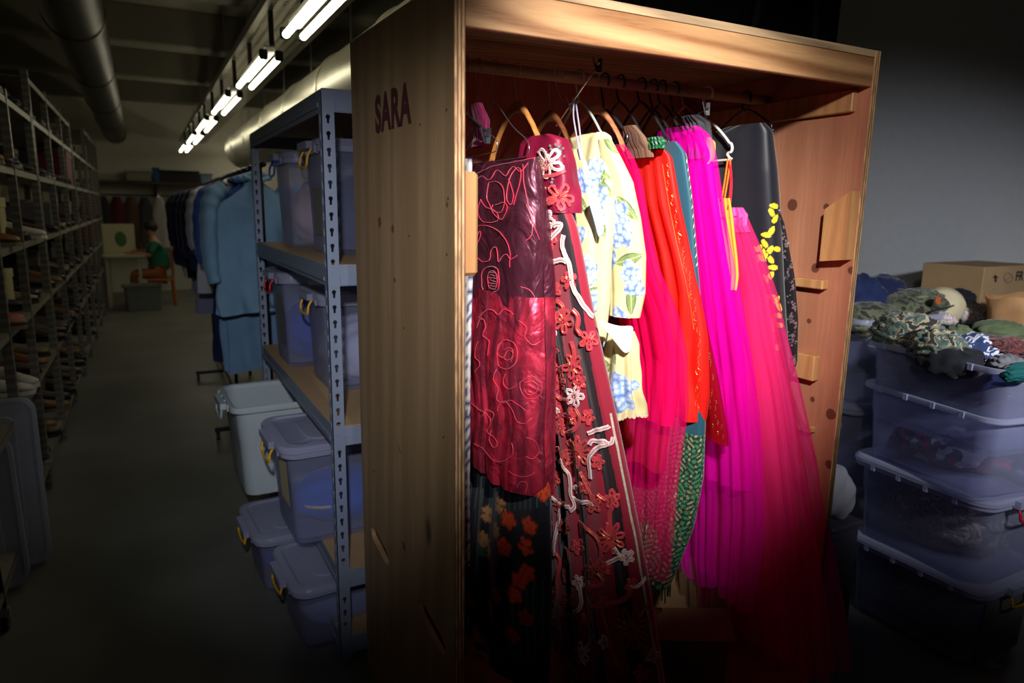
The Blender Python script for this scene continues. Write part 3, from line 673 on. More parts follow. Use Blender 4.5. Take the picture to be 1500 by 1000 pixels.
V_ = [('p',[(812,330),(822,328),(820,336),(812,344),(806,352)]), ('p',[(826,345),(824,358),(828,372),(834,386),(836,400),(840,420),(848,436),(858,452),(868,464)]),
      ('p',[(812,402),(808,392),(811,384),(822,381),(831,383)]), ('p',[(800,410),(804,412)]), ('r',[(808,440),(820,442),(826,452),(818,460),(812,470)]), ('p',[(813,466),(808,478),(812,492),(808,506),(812,520)]),
      ('r',[(840,452),(848,466),(846,480),(852,490)]), ('p',[(800,636),(806,624),(804,610),(812,598),(820,602)]), ('r',[(812,576),(822,584),(834,586)]), ('r',[(843,597),(850,615),(842,628),(830,634)]),
      ('p',[(864,650),(868,644),(876,646),(885,646),(893,650)]), ('p',[(892,624),(880,628),(872,630),(862,634)]), ('p',[(866,700),(864,682),(864,668),(874,656),(884,652),(895,648),(897,640)]),
      ('p',[(822,672),(826,684),(834,694),(836,710),(836,724),(842,740),(836,748)]), ('p',[(804,710),(806,724),(816,734),(826,740),(834,742)]), ('p',[(840,728),(850,736),(862,734),(870,740)]), ('p',[(844,722),(842,712),(846,716)]),
      ('p',[(822,744),(818,760),(816,776),(812,792),(810,812)]), ('r',[(850,690),(856,704),(864,722),(868,736)]), ('r',[(848,764),(860,774),(874,786),(880,800),(880,818),(870,830)]), ('r',[(876,724),(884,730),(892,730)]), ('r',[(897,740),(893,758),(895,776)]),
      ('p',[(900,800),(908,812),(918,816),(926,808)]), ('r',[(812,808),(820,818),(818,838),(814,856),(814,872),(810,882)]), ('r',[(862,852),(860,870),(866,886),(878,886),(890,882),(908,880),(920,872),(922,862)]), ('p',[(890,824),(902,818),(912,816)]),
      ('r',[(876,838),(884,850),(878,858),(866,858),(862,866)]), ('p',[(846,846),(850,862),(852,880),(848,892),(840,896)]), ('p',[(924,858),(936,856),(945,846)]), ('r',[(880,886),(884,900),(890,920),(894,940),(900,960),(908,978)]), ('m',[(932,930),(942,944),(950,956)]),
      ('m',[(778,890),(788,900),(790,918),(784,936),(778,960),(772,985)]), ('p',[(818,918),(822,930),(818,946),(814,964),(806,974)]), ('p',[(806,976),(814,988),(826,1000)]), ('p',[(772,968),(770,985),(776,1000)]), ('p',[(862,936),(862,946),(856,952),(846,948),(850,962),(858,972)]),
      ('m',[(935,905),(944,890),(955,880)]), ('m',[(824,905),(836,900),(842,912)]), ('r',[(800,550),(804,536),(800,520),(806,505)]), ('m',[(828,800),(832,816),(826,836),(828,852)]), ('m',[(792,840),(794,858),(788,872),(778,872)]), ('p',[(812,540),(808,556),(802,568)]), ('r',[(838,500),(842,520),(838,534)])]
for k, P_ in V_: ribbon(vs_, P_, .0066, (k, k))
endribbons()
settle(o)

# --- hydrangea print pieces
def hydra(g, blues, greens, base_c, rb=.036, rg=.036):
    col = np.tile(np.array(base_c), (g.nh, g.nt, 1)); u, v = g.u, g.v
    if greens:
        D, I, X, Y = nearest_flowers(g, [g.pick(*p) for p in greens]); th = I*1.7+.6; a = X*np.cos(th)+Y*np.sin(th); b = -X*np.sin(th)+Y*np.cos(th)
        leaf = (np.abs(a)/rg < 1) & (np.abs(b) < .38*rg*(1-(a/rg)**2)); vein = leaf & ((np.abs(b) < .0012) | (np.abs(np.sin((a+np.abs(b))*520)) < .22)); 
        col[leaf] = srgb(108, 128, 72); col[vein] = srgb(176, 184, 122); edge = leaf & (np.abs(b) > .31*rg*(1-(a/rg)**2)); col[edge] = srgb(66, 88, 54)
    D, I, X, Y = nearest_flowers(g, [g.pick(*p) for p in blues]); r_ = np.random.default_rng(5)
    R_ = rb*(.86+.18*np.sin(3*np.arctan2(Y, X)+I)); m = D < R_
    ii, jj = np.nonzero(m); s = .0150; cu, cv = u[ii, jj]/s, v[ii, jj]/s; bu, bv = np.floor(cu), np.floor(cv); d1 = np.full(len(ii), 9.); ang = np.zeros(len(ii)); kk = np.zeros(len(ii))
    for a in (-1, 0, 1):
        for b in (-1, 0, 1):
            x, y = bu+a, bv+b; hx = np.modf(np.abs(np.sin(x*12.9898+y*78.233)*43758.5))[0]; hy = np.modf(np.abs(np.sin(x*39.346+y*11.135)*24634.6))[0]
            dx, dy = cu-x-.5-.85*(hx-.5), cv-y-.5-.85*(hy-.5); dd = np.hypot(dx, dy); t = dd < d1; d1[t] = dd[t]; ang[t] = np.arctan2(dy, dx)[t]; kk[t] = hx[t]
    pet = .5+.5*np.cos(4*ang+kk*6); t = np.clip(d1*1.5, 0, 1); A, B, C_ = np.array(srgb(206, 218, 236)), np.array(srgb(128, 158, 212)), np.array(srgb(74, 104, 170))
    c = A[None]*(1-t)[:, None]+B[None]*t[:, None]; c = c*(1-.35*(1-pet)*t)[:, None]; c[d1 > .68] = c[d1 > .68]*.4+C_*.6; c[d1 < .10] = srgb(220, 222, 190); lil = kk > .72; c[lil] = c[lil]*.75+np.array(srgb(140, 120, 190))*.25
    col[ii, jj] = c
    return col.reshape(-1, 3)
M_hyd = vcol('hydrangea_cotton', .55, .15, .3, .2, 900, .12)
CREAM = srgb(214, 200, 146)
M_straps = plain('lavender_satin_ribbon', srgb(176, 168, 196), .4, sheen=.3)
M_lace = plain('cream_lace', srgb(196, 180, 140), .8, noise=.25, nscale=500, bump=.4)
o = garment('sundress', 'pale yellow hydrangea sundress hanging by lavender ribbons, left of the hydrangea jacket', 'dress')
g = Garment([(850, 218, 1.62, .06, .014), (858, 240, 1.60, .12, .03), (868, 285, 1.585, .22, .05), (871, 360, 1.575, .26, .06), (870, 450, 1.57, .28, .07), (869, 560, 1.57, .30, .08), (868, 600, 1.57, .30, .08)], 330, 320, [(7, .003, .008, 0)], 41, .4, 7)
g.make('printed_body', M_hyd, o, hydra(g, [(838,278),(848,262),(836,318),(860,270),(862,392),(858,408),(846,345),(866,440)], [(842,250),(836,360),(852,298),(864,430),(844,420)], CREAM))
rb_ = MB(); a, _ = g.at(852, 226)
for dx in (-.006, .006):
    rb_.tube(smoothpath([a+np.array([dx*.6, .0, -.012]), atY(846+dx*500, 190, 1.63), atY(843+dx*500, 168, 1.66), atY(842+dx*100, 142, 1.75)], 6), .0035, 6, flat=.4)
obj('shoulder_ribbons', rb_, M_straps, o); settle(o)

o = garment('hydrangea_jacket', 'pale yellow jacket with blue hydrangea print, turned white cuff and lace-edged ruffle', 'jacket')
bd = Garment([(884, 193, 1.60, .10, .02), (892, 198, 1.585, .24, .05), (893, 250, 1.575, .28, .07), (892, 300, 1.57, .30, .08), (888, 370, 1.57, .30, .08), (884, 440, 1.57, .30, .08), (878, 500, 1.57, .30, .07)], 330, 280, [(6, .003, .011, 0)], 42, .3, 6)
bd.make('jacket_body', M_hyd, o, hydra(bd, [(873,247),(867,268),(878,290),(875,315),(866,305)], [(882,255),(862,260),(884,275),(888,225),(880,330)], CREAM))
sl = Garment([(893, 203, 1.565, .06, .02), (906, 232, 1.55, .09, .045), (921, 266, 1.535, .11, .06), (931, 320, 1.525, .125, .075), (938, 375, 1.52, .13, .082), (937, 430, 1.52, .13, .08), (930, 466, 1.52, .11, .07)], 340, 340, [(4, .004, .009, 0), (9, .001, .003, .2)], 43, .35, 7)
sl.make('sleeve', M_hyd, o, hydra(sl, [(896,315),(900,335),(890,350),(908,320),(886,372),(905,348),(884,385),(913,345),(926,405),(930,420),(922,398),(902,470),(893,300),(907,310)], [(892,210),(887,290),(918,305),(882,345),(886,438),(920,380),(925,440)], CREAM, .034, .044))
fl_ = Garment([(922, 486, 1.52, .09, .055), (926, 505, 1.515, .10, .075), (929, 545, 1.51, .12, .095), (931, 585, 1.505, .13, .11), (931, 606, 1.505, .135, .115)], 340, 200, [(8, .004, .012, 0)], 44, .3, 5, hem=.003)
fp = fl_.make('cuff_ruffle', M_hyd, o, hydra(fl_, [(873,505),(868,530),(864,575),(900,575),(912,590),(905,560),(920,570),(890,590),(878,495)], [(878,530),(882,560),(870,585),(886,540),(896,520)], CREAM, .034, .030))
lc = MB(); E_ = fl_.G[-1]; m = len(E_); r0, r1 = [], []
for j in range(m): s = .010+.003*abs(math.sin(j*PI/6)); r0.append(E_[j]+fl_.N[-1, j]*.0006+np.array([0, 0, .003])); r1.append(E_[j]+fl_.N[-1, j]*.002-np.array([0, 0, s]))
lc.grid(np.array([r0, r1]), wrap=True)
for j in range(0, m, 6): lc.blob(E_[j]-np.array([0, 0, .008]), (.007, .007, .006), 6, 4, 0)
obj('lace_edging', lc, M_lace, fp, smooth=True)
# turned cuff: a pointed flap folded up over the sleeve end
cf = MB(); Q = [[(872,466),(892,473),(910,478),(929,474)], [(880,476),(896,490),(912,492),(927,488)], [(890,488),(902,503),(914,508),(925,500)], [(902,500),(908,512),(917,520),(925,512)]]
cf.grid(np.array([[atY(x, y, 1.500-.006*math.sin(k*1.1+i)) for k, (x, y) in enumerate(r)] for i, r in enumerate(Q)])); n0 = len(cf.v)
cuff = obj('turned_cuff', cf, plain('white_cotton', srgb(232, 226, 214), .7, sheen=.2), o, smooth=True)
md = cuff.modifiers.new('s', 'SOLIDIFY'); md.thickness = .004; md = cuff.modifiers.new('b', 'SUBSURF'); md.levels = 2; md.render_levels = 2
cl = MB(); Q = [[(860,292),(868,287),(877,284)], [(866,312),(874,306),(882,308)], [(872,332),(878,328),(885,332)], [(876,350),(880,346),(884,344)]]
cl.grid(np.array([[atY(x, y, 1.548-.004*k) for k, (x, y) in enumerate(r)] for r in Q]))
lap = obj('lapel', cl, plain('blue_hydrangea_lapel', srgb(150, 172, 214), .6, noise=.35, nscale=110), o, smooth=True); md = lap.modifiers.new('s', 'SOLIDIFY'); md.thickness = .004; md = lap.modifiers.new('b', 'SUBSURF'); md.levels = 2; md.render_levels = 2
settle(o)

# --- hot pink net scarf-like dress
M_pink = tulle('hot_pink_tulle', srgb(255, 20, 122), .40, .30, 110, .35)
o = garment('tulle_dress', 'hot pink net dress hanging between the hydrangea jacket and the bright red dress', 'dress')
g = Garment([(914, 211, 1.59, .12, .02), (926, 226, 1.58, .18, .035), (940, 262, 1.57, .22, .04), (950, 330, 1.56, .24, .05), (964, 396, 1.55, .25, .06), (988, 455, 1.54, .27, .075), (1003, 520, 1.53, .29, .09), (1003, 600, 1.52, .29, .10), (992, 680, 1.51, .28, .10), (984, 760, 1.50, .27, .095), (978, 836, 1.50, .26, .09)], 260, 230, [(13, .002, .010, 0), (5, .002, .012, .2)], 51, .4, 7, sag=.04)
g.make('outer_net', M_pink, o)
g2 = Garment([(910, 216, 1.60, .10, .012), (932, 262, 1.59, .18, .025), (944, 330, 1.58, .2, .03), (957, 400, 1.57, .2, .04), (978, 470, 1.56, .2, .05), (990, 540, 1.55, .2, .055), (990, 590, 1.54, .2, .05), (984, 625, 1.54, .18, .05)], 180, 150, [(9, .002, .010, 0)], 52, .4, 6)
g2.make('inner_net', tulle('deep_pink_tulle', srgb(246, 14, 96), .75, .28, 80, .3), o); settle(o)

# --- bright red dress with gold edging
M_red = fabric('bright_red_organza', srgb(240, 30, 24), .5, .4, .3, .12, 700, tint=srgb(255, 80, 50), trans=.2)
o = garment('red_dress', 'bright red organza dress with thin gold edging, right of the hot pink net', 'dress')
g = Garment([(968, 216, 1.60, .10, .015), (981, 226, 1.585, .24, .04), (993, 300, 1.57, .28, .05), (1009, 369, 1.56, .30, .06), (1022, 430, 1.55, .32, .075), (1030, 500, 1.545, .34, .085), (1031, 580, 1.54, .35, .09), (1029, 618, 1.54, .36, .095)], 260, 220, [(9, .003, .015, 0), (21, .0, .003, .2)], 61, .45, 7, hem=.004)
p = g.make('skirt', M_red, o)
em = MB()
for k in range(46):
    y = 240+k*8+random.uniform(-3, 3); x = np.interp(y, [226, 300, 369, 430, 500, 618], [981, 993, 1009, 1022, 1030, 1029])-random.uniform(3, 10)
    g.cord(em, [(x, y), (x-random.uniform(1, 4), y+3), (x-random.uniform(-2, 3), y+7)], .0009, .001, 3, 4)
g.cord(em, [(970, 240), (980, 300), (992, 360), (1006, 420), (1016, 480)], .0008, .001)
obj('gold_edging', em, M_gold, p)['kind'] = 'stuff'
g2 = Garment([(975, 590, 1.60, .30, .06), (978, 640, 1.59, .32, .07), (972, 690, 1.585, .33, .08)], 200, 60, [(14, .004, .009, 0)], 62, .5, 3, hem=.008)
g2.make('underskirt_ruffle', fabric('dark_red_net', srgb(150, 10, 18), .7, .2, .2, .3), o); settle(o)

# --- teal dress with green embroidery
o = garment('embroidered_dress', 'teal dress with raised green and gold embroidered hem, behind the bright red dress', 'dress')
g = Garment([(990, 207, 1.60, .10, .02), (1003, 222, 1.585, .2, .035), (1013, 290, 1.57, .26, .04), (1021, 390, 1.56, .30, .05), (1030, 500, 1.555, .32, .06), (1030, 620, 1.545, .34, .07), (1026, 700, 1.535, .40, .09), (1012, 770, 1.53, .44, .10), (990, 826, 1.53, .46, .11), (978, 850, 1.53, .46, .11)], 360, 360, [(7, .003, .010, .1)], 71, .4, 7, sag=.03)
vc = np.tile(np.array(srgb(24, 74, 92)), (g.nh, g.nt, 1)); zb = g.v < (atY(1025, 640, 1.54)[2]); q = np.sin(g.u*210+3*np.sin(g.v*80))*np.sin(g.v*190+2*np.sin(g.u*70))
vc[zb] = srgb(14, 44, 40); vc[(q > .35) & zb] = srgb(52, 128, 84); vc[(q < -.62) & zb] = srgb(150, 158, 110)
p = g.make('skirt', vcol('teal_cloth', .5, .3, .4, .3, 500), o, vc.reshape(-1, 3))
em = MB(); M_em = plain('green_metallic_embroidery', srgb(128, 150, 112), .35, .6, noise=.4, nscale=200)
for i in range(70):
    x, y = random.uniform(925, 1022), random.uniform(650, 800); r0 = random.uniform(5, 12); a0 = random.uniform(0, 6)
    g.cord(em, [(x+r0*(1-t/9)*math.cos(a0+t*.9), y+r0*(1-t/9)*math.sin(a0+t*.9)) for t in range(8)], .0010, .001, 3, 4)
for yy in (748, 754): g.cord(em, [(930+k*9, yy-.0*k+5*math.sin(k*.5)) for k in range(10)], .0012, .001, 4, 4)
for k in range(12): g.cord(em, [(1004+k*1.4, 225+k*14), (1008+k*1.3, 230+k*14), (1006+k*1.2, 238+k*14)], .0012, .001, 3, 4)
obj('raised_embroidery', em, M_em, p)['kind'] = 'stuff'
fr = MB(); M_gr = plain('green_sequin_fringe', srgb(38, 110, 70), .3, .4, noise=.5, nscale=260)
for j in range(0, g.nt, 3):
    e = g.G[-1, j]; fr.tube([e, e+np.array([random.uniform(-.006, .006), random.uniform(-.006, .006), -random.uniform(.02, .05)])], .0022, 5)
f_ = obj('sequin_fringe', fr, M_gr, p); f_['kind'] = 'stuff'
sc = Garment([(968, 200, 1.565, .05, .02), (973, 207, 1.56, .06, .03), (971, 217, 1.565, .05, .02)], 80, 24, [(9, .003, .005, 0)], 72, .4, 2); sc.make('gathered_neckline', plain('bright_green_trim', srgb(24, 88, 54), .5, noise=.4, nscale=120), o, None); settle(o)

# --- dark red and gold net skirt
o = garment('net_skirt', 'dark red net dress with gold flecks, just left of the magenta tulle dress', 'dress')
g = Garment([(1004, 232, 1.60, .16, .02), (1010, 330, 1.58, .22, .03), (1027, 450, 1.57, .28, .04), (1047, 540, 1.56, .31, .05), (1063, 630, 1.55, .33, .06), (1064, 652, 1.55, .33, .06)], 220, 160, [(9, .002, .009, 0)], 81, .4, 6, hem=.004)
p = g.make('skirt', tulle('dark_red_gold_net', srgb(170, 16, 26), .78, .22, 60, .3), o); em = MB()
for k in range(60):
    y = random.uniform(300, 640); x = np.interp(y, [232, 330, 450, 540, 652], [1004, 1010, 1027, 1047, 1064])-random.uniform(2, 16)
    g.cord(em, [(x, y), (x+1.5, y+3), (x, y+6)], .0007, .001, 3, 4)
obj('gold_flecks', em, M_gold, p)['kind'] = 'stuff'; settle(o)

# --- magenta tulle dress
M_mag = tulle('magenta_tulle', srgb(255, 10, 196), .48, .30, 100, .4)
o = garment('magenta_dress', 'bright magenta tulle dress with gathered shoulder, long ends looped up', 'dress')
ins = Garment([(1026, 190, 1.59, .14, .03), (1044, 232, 1.575, .22, .045), (1052, 300, 1.565, .26, .055), (1062, 370, 1.56, .28, .06), (1074, 440, 1.555, .30, .07), (1093, 540, 1.55, .31, .08), (1098, 640, 1.545, .32, .085), (1098, 720, 1.545, .32, .085)], 240, 200, [(11, .003, .009, 0)], 91, .45, 7)
ins.make('lining', fabric('magenta_chiffon', srgb(246, 0, 168), .6, .4, .2, .15, 500, tint=srgb(255, 70, 210), trans=.3), o)
g = Garment([(1020, 184, 1.58, .16, .05), (1038, 194, 1.57, .22, .07), (1047, 240, 1.56, .26, .08), (1057, 310, 1.55, .29, .085), (1067, 370, 1.54, .31, .095), (1078, 430, 1.53, .33, .105), (1097, 550, 1.52, .35, .12), (1110, 660, 1.51, .36, .13), (1112, 760, 1.50, .36, .135), (1104, 850, 1.50, .34, .12), (1094, 884, 1.50, .30, .08)], 300, 260, [(17, .003, .011, 0), (6, .0, .016, .2)], 92, .4, 7, sag=.03)
g.make('outer_tulle', M_mag, o); settle(o)

# --- yellow slip with orange straps
o = garment('yellow_slip', 'narrow yellow slip on orange straps between the magenta and coral tulle dresses', 'dress')
g = Garment([(1069, 290, 1.55, .05, .012), (1074, 320, 1.545, .06, .016), (1079, 370, 1.54, .06, .016), (1081, 405, 1.535, .06, .014), (1079, 425, 1.535, .05, .010)], 120, 90, [(5, .002, .006, 0)], 95, .3, 5)
g.make('slip_body', fabric('yellow_satin', srgb(226, 160, 50), .4, .3, .4, .1), o)
M_or = plain('orange_ribbon', srgb(255, 122, 20), .45); st_ = MB()
for x0, x1 in ((1066, 1056), (1070, 1060)): st_.tube(smoothpath([atY(x0, 232, 1.56), atY((x0+x1)/2+1, 262, 1.565), atY(x1+1, 292, 1.57)], 5), .0035, 6, flat=.35)
obj('straps', st_, M_or, o)
rf = Garment([(1040, 201, 1.58, .03, .02), (1046, 208, 1.575, .05, .03), (1045, 232, 1.575, .05, .03), (1040, 240, 1.58, .04, .02)], 60, 30, [(5, .002, .003, 0)], 96, .3, 2); rf.make('yellow_ruffle', fabric('amber_satin', srgb(238, 172, 60), .45, .3), o); settle(o)

# --- coral tulle gown
M_cor = tulle('coral_pink_tulle', srgb(255, 62, 150), .46, .32, 120, .45)
o = garment('coral_gown', 'full-length coral pink tulle gown with ruched bodice, widest and nearest the right panel', 'dress')
ln = Garment([(1086, 316, 1.545, .12, .04), (1104, 372, 1.54, .20, .06), (1122, 450, 1.53, .26, .09), (1136, 540, 1.52, .30, .11), (1148, 640, 1.505, .33, .13), (1158, 740, 1.49, .36, .15), (1166, 850, 1.475, .38, .17), (1172, 960, 1.465, .40, .18)], 260, 230, [(11, .003, .012, .05)], 101, .45, 7)
ln.make('lining', fabric('deep_coral_lining', srgb(250, 30, 118), .7, .3, .2, .15, 500, trans=.25), o)
for lv, nm, s_, k in ((0, 'outer_tulle', 102, 0), (1, 'middle_tulle', 103, 9)):
    g = Garment([(1092-k, 318, 1.535, .13, .05), (1112-k, 366, 1.525, .22, .08), (1133-k, 430, 1.51, .28, .11), (1144-k, 490, 1.495, .32, .13), (1162-k*1.2, 570, 1.47, .37, .16), (1177-k*1.4, 650, 1.445, .41, .19), (1192-k*1.6, 740, 1.415, .46, .22), (1206-k*1.8, 830, 1.385, .50, .25), (1219-k*2, 910, 1.36, .54, .27), (1230-k*2, 985, 1.335, .57, .29)], 360, 260, [(19, .002, .010, 0), (7, .0, .022, .1)], s_, .35, 7, sag=.02)
    g.make(nm, M_cor, o)
bz = Garment([(1086, 304, 1.55, .12, .035), (1093, 314, 1.535, .14, .05), (1092, 330, 1.53, .15, .05), (1096, 340, 1.53, .16, .055)], 160, 40, [(23, .002, .003, 0)], 104, .5, 2); bz.make('ruched_bodice', fabric('ruched_coral', srgb(252, 60, 140), .6, .3), o)
st_ = MB()
for x0, x1 in ((1072, 1066), (1074, 1069)): st_.tube(smoothpath([atY(x0-4, 236, 1.56), atY(x0-2, 270, 1.558), atY(x1, 306, 1.555)], 5), .003, 6, flat=.35)
obj('straps', st_, plain('red_ribbon', srgb(240, 30, 50), .45), o); settle(o)

# --- navy satin coat with yellow cut-out pattern
o = garment('satin_coat', 'dark navy satin coat with yellow scalloped cut-out pattern, by the right panel', 'coat')
g = Garment([(1118, 180, 1.60, .14, .04), (1128, 190, 1.585, .3, .08), (1134, 250, 1.575, .36, .11), (1139, 330, 1.57, .38, .12), (1144, 420, 1.565, .38, .12), (1150, 520, 1.56, .38, .12), (1156, 640, 1.555, .38, .12)], 420, 420, [(5, .003, .007, 0)], 111, .3, 7)
vc = np.tile(np.array(srgb(17, 18, 29)), (g.nh, g.nt, 1)); Yl = srgb(226, 196, 44)
cs = []
for ring, (x, y, n_, r0) in enumerate(((1118, 392, 9, 14), (1132, 352, 7, 12), (1128, 452, 9, 14), (1140, 310, 6, 9), (1140, 492, 8, 13), (1110, 372, 6, 8))):
    for k in range(n_): cs.append((x+r0*math.cos(k*2*PI/n_+ring), y+r0*1.25*math.sin(k*2*PI/n_+ring)))
ok = [c for c in cs if c[0] < np.interp(c[1], [190, 330, 420, 520], [1126, 1139, 1144, 1150])-1]
D, I, X, Y = nearest_flowers(g, [g.pick(*c) for c in ok]); th = I*2.1; a = X*np.cos(th)+Y*np.sin(th); b = -X*np.sin(th)+Y*np.cos(th); m = (np.abs(a)/.0165)**2+((np.abs(b)+.1*a)/.0080)**2 < 1; vc[m] = Yl
g.make('coat_body', vcol('navy_satin', .46, .3, .4, .2, 700), o, vc.reshape(-1, 3)); settle(o)

# --- sequinned dress against the right panel
o = garment('sequin_dress', 'black dress scattered with silver sequins, pressed against the right panel', 'dress')
g = Garment([(1134, 286, 1.575, .16, .015), (1150, 330, 1.56, .22, .02), (1163, 400, 1.55, .26, .024), (1168, 470, 1.545, .28, .026), (1168, 530, 1.545, .28, .026), (1158, 560, 1.55, .26, .02)], 260, 240, [(7, .001, .003, 0)], 121, .3, 6)
G_ = g.make('dress_body', fabric('black_velour', srgb(26, 22, 28), .7, .3), o); sq_ = MB()
for k in range(520):
    y = random.uniform(292, 545); xf = np.interp(y, [286, 330, 400, 470, 545], [1134, 1150, 1163, 1168, 1166]); x = xf-abs(random.gauss(0, 12))-1
    if math.sin(x*.42+y*.16)+math.sin(y*.23-x*.2) < -.1: continue
    i, j = g.pick(x, y); n_ = g.N[i, j]; c = g.G[i, j]+n_*.0012; t = np.cross(n_, [0, 0, 1]); t /= np.linalg.norm(t)+1e-9; w = np.cross(n_, t); r0 = random.uniform(.0022, .0042); t = t+n_*random.uniform(-.5, .5)
    sq_.add([c+r0*(t*math.cos(q)+w*math.sin(q)) for q in np.arange(6)*PI/3], [tuple(range(6))])
s_ = obj('sequins', sq_, M_silver, G_); s_['kind'] = 'stuff'; settle(o)
# ================================================================ hangers on the rail
RY, RZ = 1.80, 2.085
M_hw = woodmat('hanger_wood', srgb(206, 140, 76), srgb(178, 112, 56), 'y', 3.0, .35, knots=False)
M_hb = plain('black_plastic', (.014, .014, .016), .28, spec=.6)
M_hg = plain('grey_plastic', srgb(150, 156, 150), .35)
M_hwht = plain('white_plastic', srgb(220, 212, 206), .3)
M_hbr = plain('tan_plastic', srgb(170, 92, 60), .35)
M_wire = plain('hanger_wire', srgb(170, 174, 182), .25, .9)
M_chr = plain('chrome', (.7, .7, .72), .12, 1.0)
def hook(X, zn, r=.0016, mat=M_chr, parent=None, R=.0205):
    P = [(X, RY, zn), (X, RY+.002, (zn+RZ)/2-.02), (X, RY+.013, RZ-.03)]
    for a in np.linspace(-50, 215, 14): P.append((X, RY+math.cos(math.radians(a))*R, RZ+math.sin(math.radians(a))*R))
    return obj('hook', MB().tube(smoothpath(P, 3), r, 7), mat, parent, smooth=True)
def hanger(kind, label, neck, tip, mat=None, hr=None, drop=.0, half=None, col=None):
    n = atY(neck[0], neck[1], RY); X = n[0]; zn = min(n[2], RZ-.035); t = atX(tip[0], tip[1], X); hw = min(max(RY-t[1], .12), .25); zt = min(t[2], zn-.03)
    root = thing({'wood': 'wooden_hanger', 'wire': 'wire_hanger', 'plastic': 'plastic_hanger', 'notch': 'plastic_hanger'}[kind], label, 'hanger', 'hangers on the rail')
    def arm(s, curve): return [(X, RY+s*hw*u, zn-(zn-zt)*c) for u, c in curve]
    if kind == 'wood':
        rings = []
        C_ = [(-1, 1.0), (-.93, .86), (-.8, .66), (-.6, .42), (-.38, .2), (-.18, .05), (0, 0.), (.18, .05), (.38, .2), (.6, .42), (.8, .66), (.93, .86), (1, 1.)]
        for u, c in C_:
            e = 1-.30*abs(u)**3; ht = .034*(1-.35*abs(u)) ; w = .0065+.003*abs(u); y, z = RY+u*hw, zn-(zn-zt)*c
            rings.append([(X+w*math.cos(a), y+(.3*math.sin(a)*ht*(-u)), z-ht/2+ht/2*math.sin(a)) for a in np.arange(12)/12*2*PI])
        m = MB(); loft(m, rings); obj('shoulder_bar', m, mat or M_hw, root, smooth=True); hook(X, zn-.01, .0017, M_chr, root)
    elif kind == 'wire':
        P = [(X, RY, zn)]+arm(-1, [(.15, .12), (.55, .55), (.9, .82), (1, .98)])+[(X, RY-hw*.97, zt-.016), (X, RY-hw*.8, zt-.022), (X, RY, zt-.024), (X, RY+hw*.8, zt-.022), (X, RY+hw*.97, zt-.016)]+arm(1, [(1, .98), (.9, .82), (.55, .55), (.15, .12)])
        obj('wire_frame', MB().tube(smoothpath(P, 4, True), .0013, 6, closed=True), mat or M_wire, root, smooth=True); hook(X, zn, .0013, mat or M_wire, root)
    else:
        P = arm(-1, [(0, 0), (.2, .10), (.5, .38), (.8, .74), (.94, .93)])
        e = (X, RY-hw, zt)
        if kind == 'notch': end = [(X, RY-hw*1.0, zt+.004), (X, RY-hw*1.05, zt-.010), (X, RY-hw*1.02, zt-.022), (X, RY-hw*.93, zt-.024), (X, RY-hw*.90, zt-.030), (X, RY-hw*.97, zt-.040), (X, RY-hw*.9, zt-.046)]
        else: end = [(X, RY-hw, zt), (X, RY-hw*1.0, zt-.012), (X, RY-hw*.94, zt-.02)]
        F = P+end; Bk = [(x, 2*RY-y, z) for x, y, z in F]
        loop = F+Bk[::-1][:-1]
        m = MB().tube(smoothpath(loop, 4, True), .0055 if kind == 'notch' else .0044, 8, closed=True, flat=.75); obj('hanger_frame', m, mat or M_hb, root, smooth=True)
        hook(X, zn-.004, .0036, mat or M_hb, root, .0235)
    return settle(root)
hanger('wood', 'varnished wooden hanger above the maroon taffeta dress', (757, 146), (797, 222))
hanger('wood', 'wooden hanger with shade in its colour above the embroidered bodice of the velvet gown', (806, 160), (826, 214), woodmat('hanger_wood_shaded', srgb(120, 70, 40), srgb(90, 50, 30), 'y', 3.0, .35, knots=False))  # wood darkened, the shade under the fascia put into its colour
hanger('wood', 'reddish wooden hanger behind the shoulder of the hydrangea jacket', (871, 150), (914, 212), woodmat('hanger_wood_red', srgb(196, 132, 92), srgb(160, 96, 66), 'y', 3.0, .35, knots=False))
hanger('wire', 'thin wire hanger inside the maroon taffeta dress', (724, 150), (775, 216))
hanger('wire', 'bent wire hanger right against the left panel', (700, 175), (702, 214))
hanger('plastic', 'grey plastic hanger in the collar of the hydrangea jacket', (848, 148), (878, 194), M_hg)
hanger('notch', 'black plastic notched hanger above the hot pink net dress', (884, 160), (914, 196))
hanger('plastic', 'black plastic hanger with thick hook, left of the row of black hooks', (907, 150), (950, 218))
hanger('notch', 'black plastic hanger whose notched tip sticks out above the bright red dress', (938, 150), (978, 204))
hanger('plastic', 'black plastic hanger in the middle of the row of black hooks', (955, 160), (992, 214))
hanger('notch', 'black plastic hanger with notched tip beside the magenta dress shoulder', (968, 152), (1004, 208))
hanger('plastic', 'slim black hanger just left of the tan hook', (986, 165), (1022, 216), half=None)
hanger('plastic', 'tan plastic hanger with curved hook above the magenta dress', (1003, 156), (1034, 210), M_hbr)
hanger('notch', 'white plastic notched hanger carrying the orange straps', (1034, 176), (1071, 212), M_hwht)
hanger('plastic', 'wide black coat hanger in the navy satin coat', (1092, 158), (1120, 184))
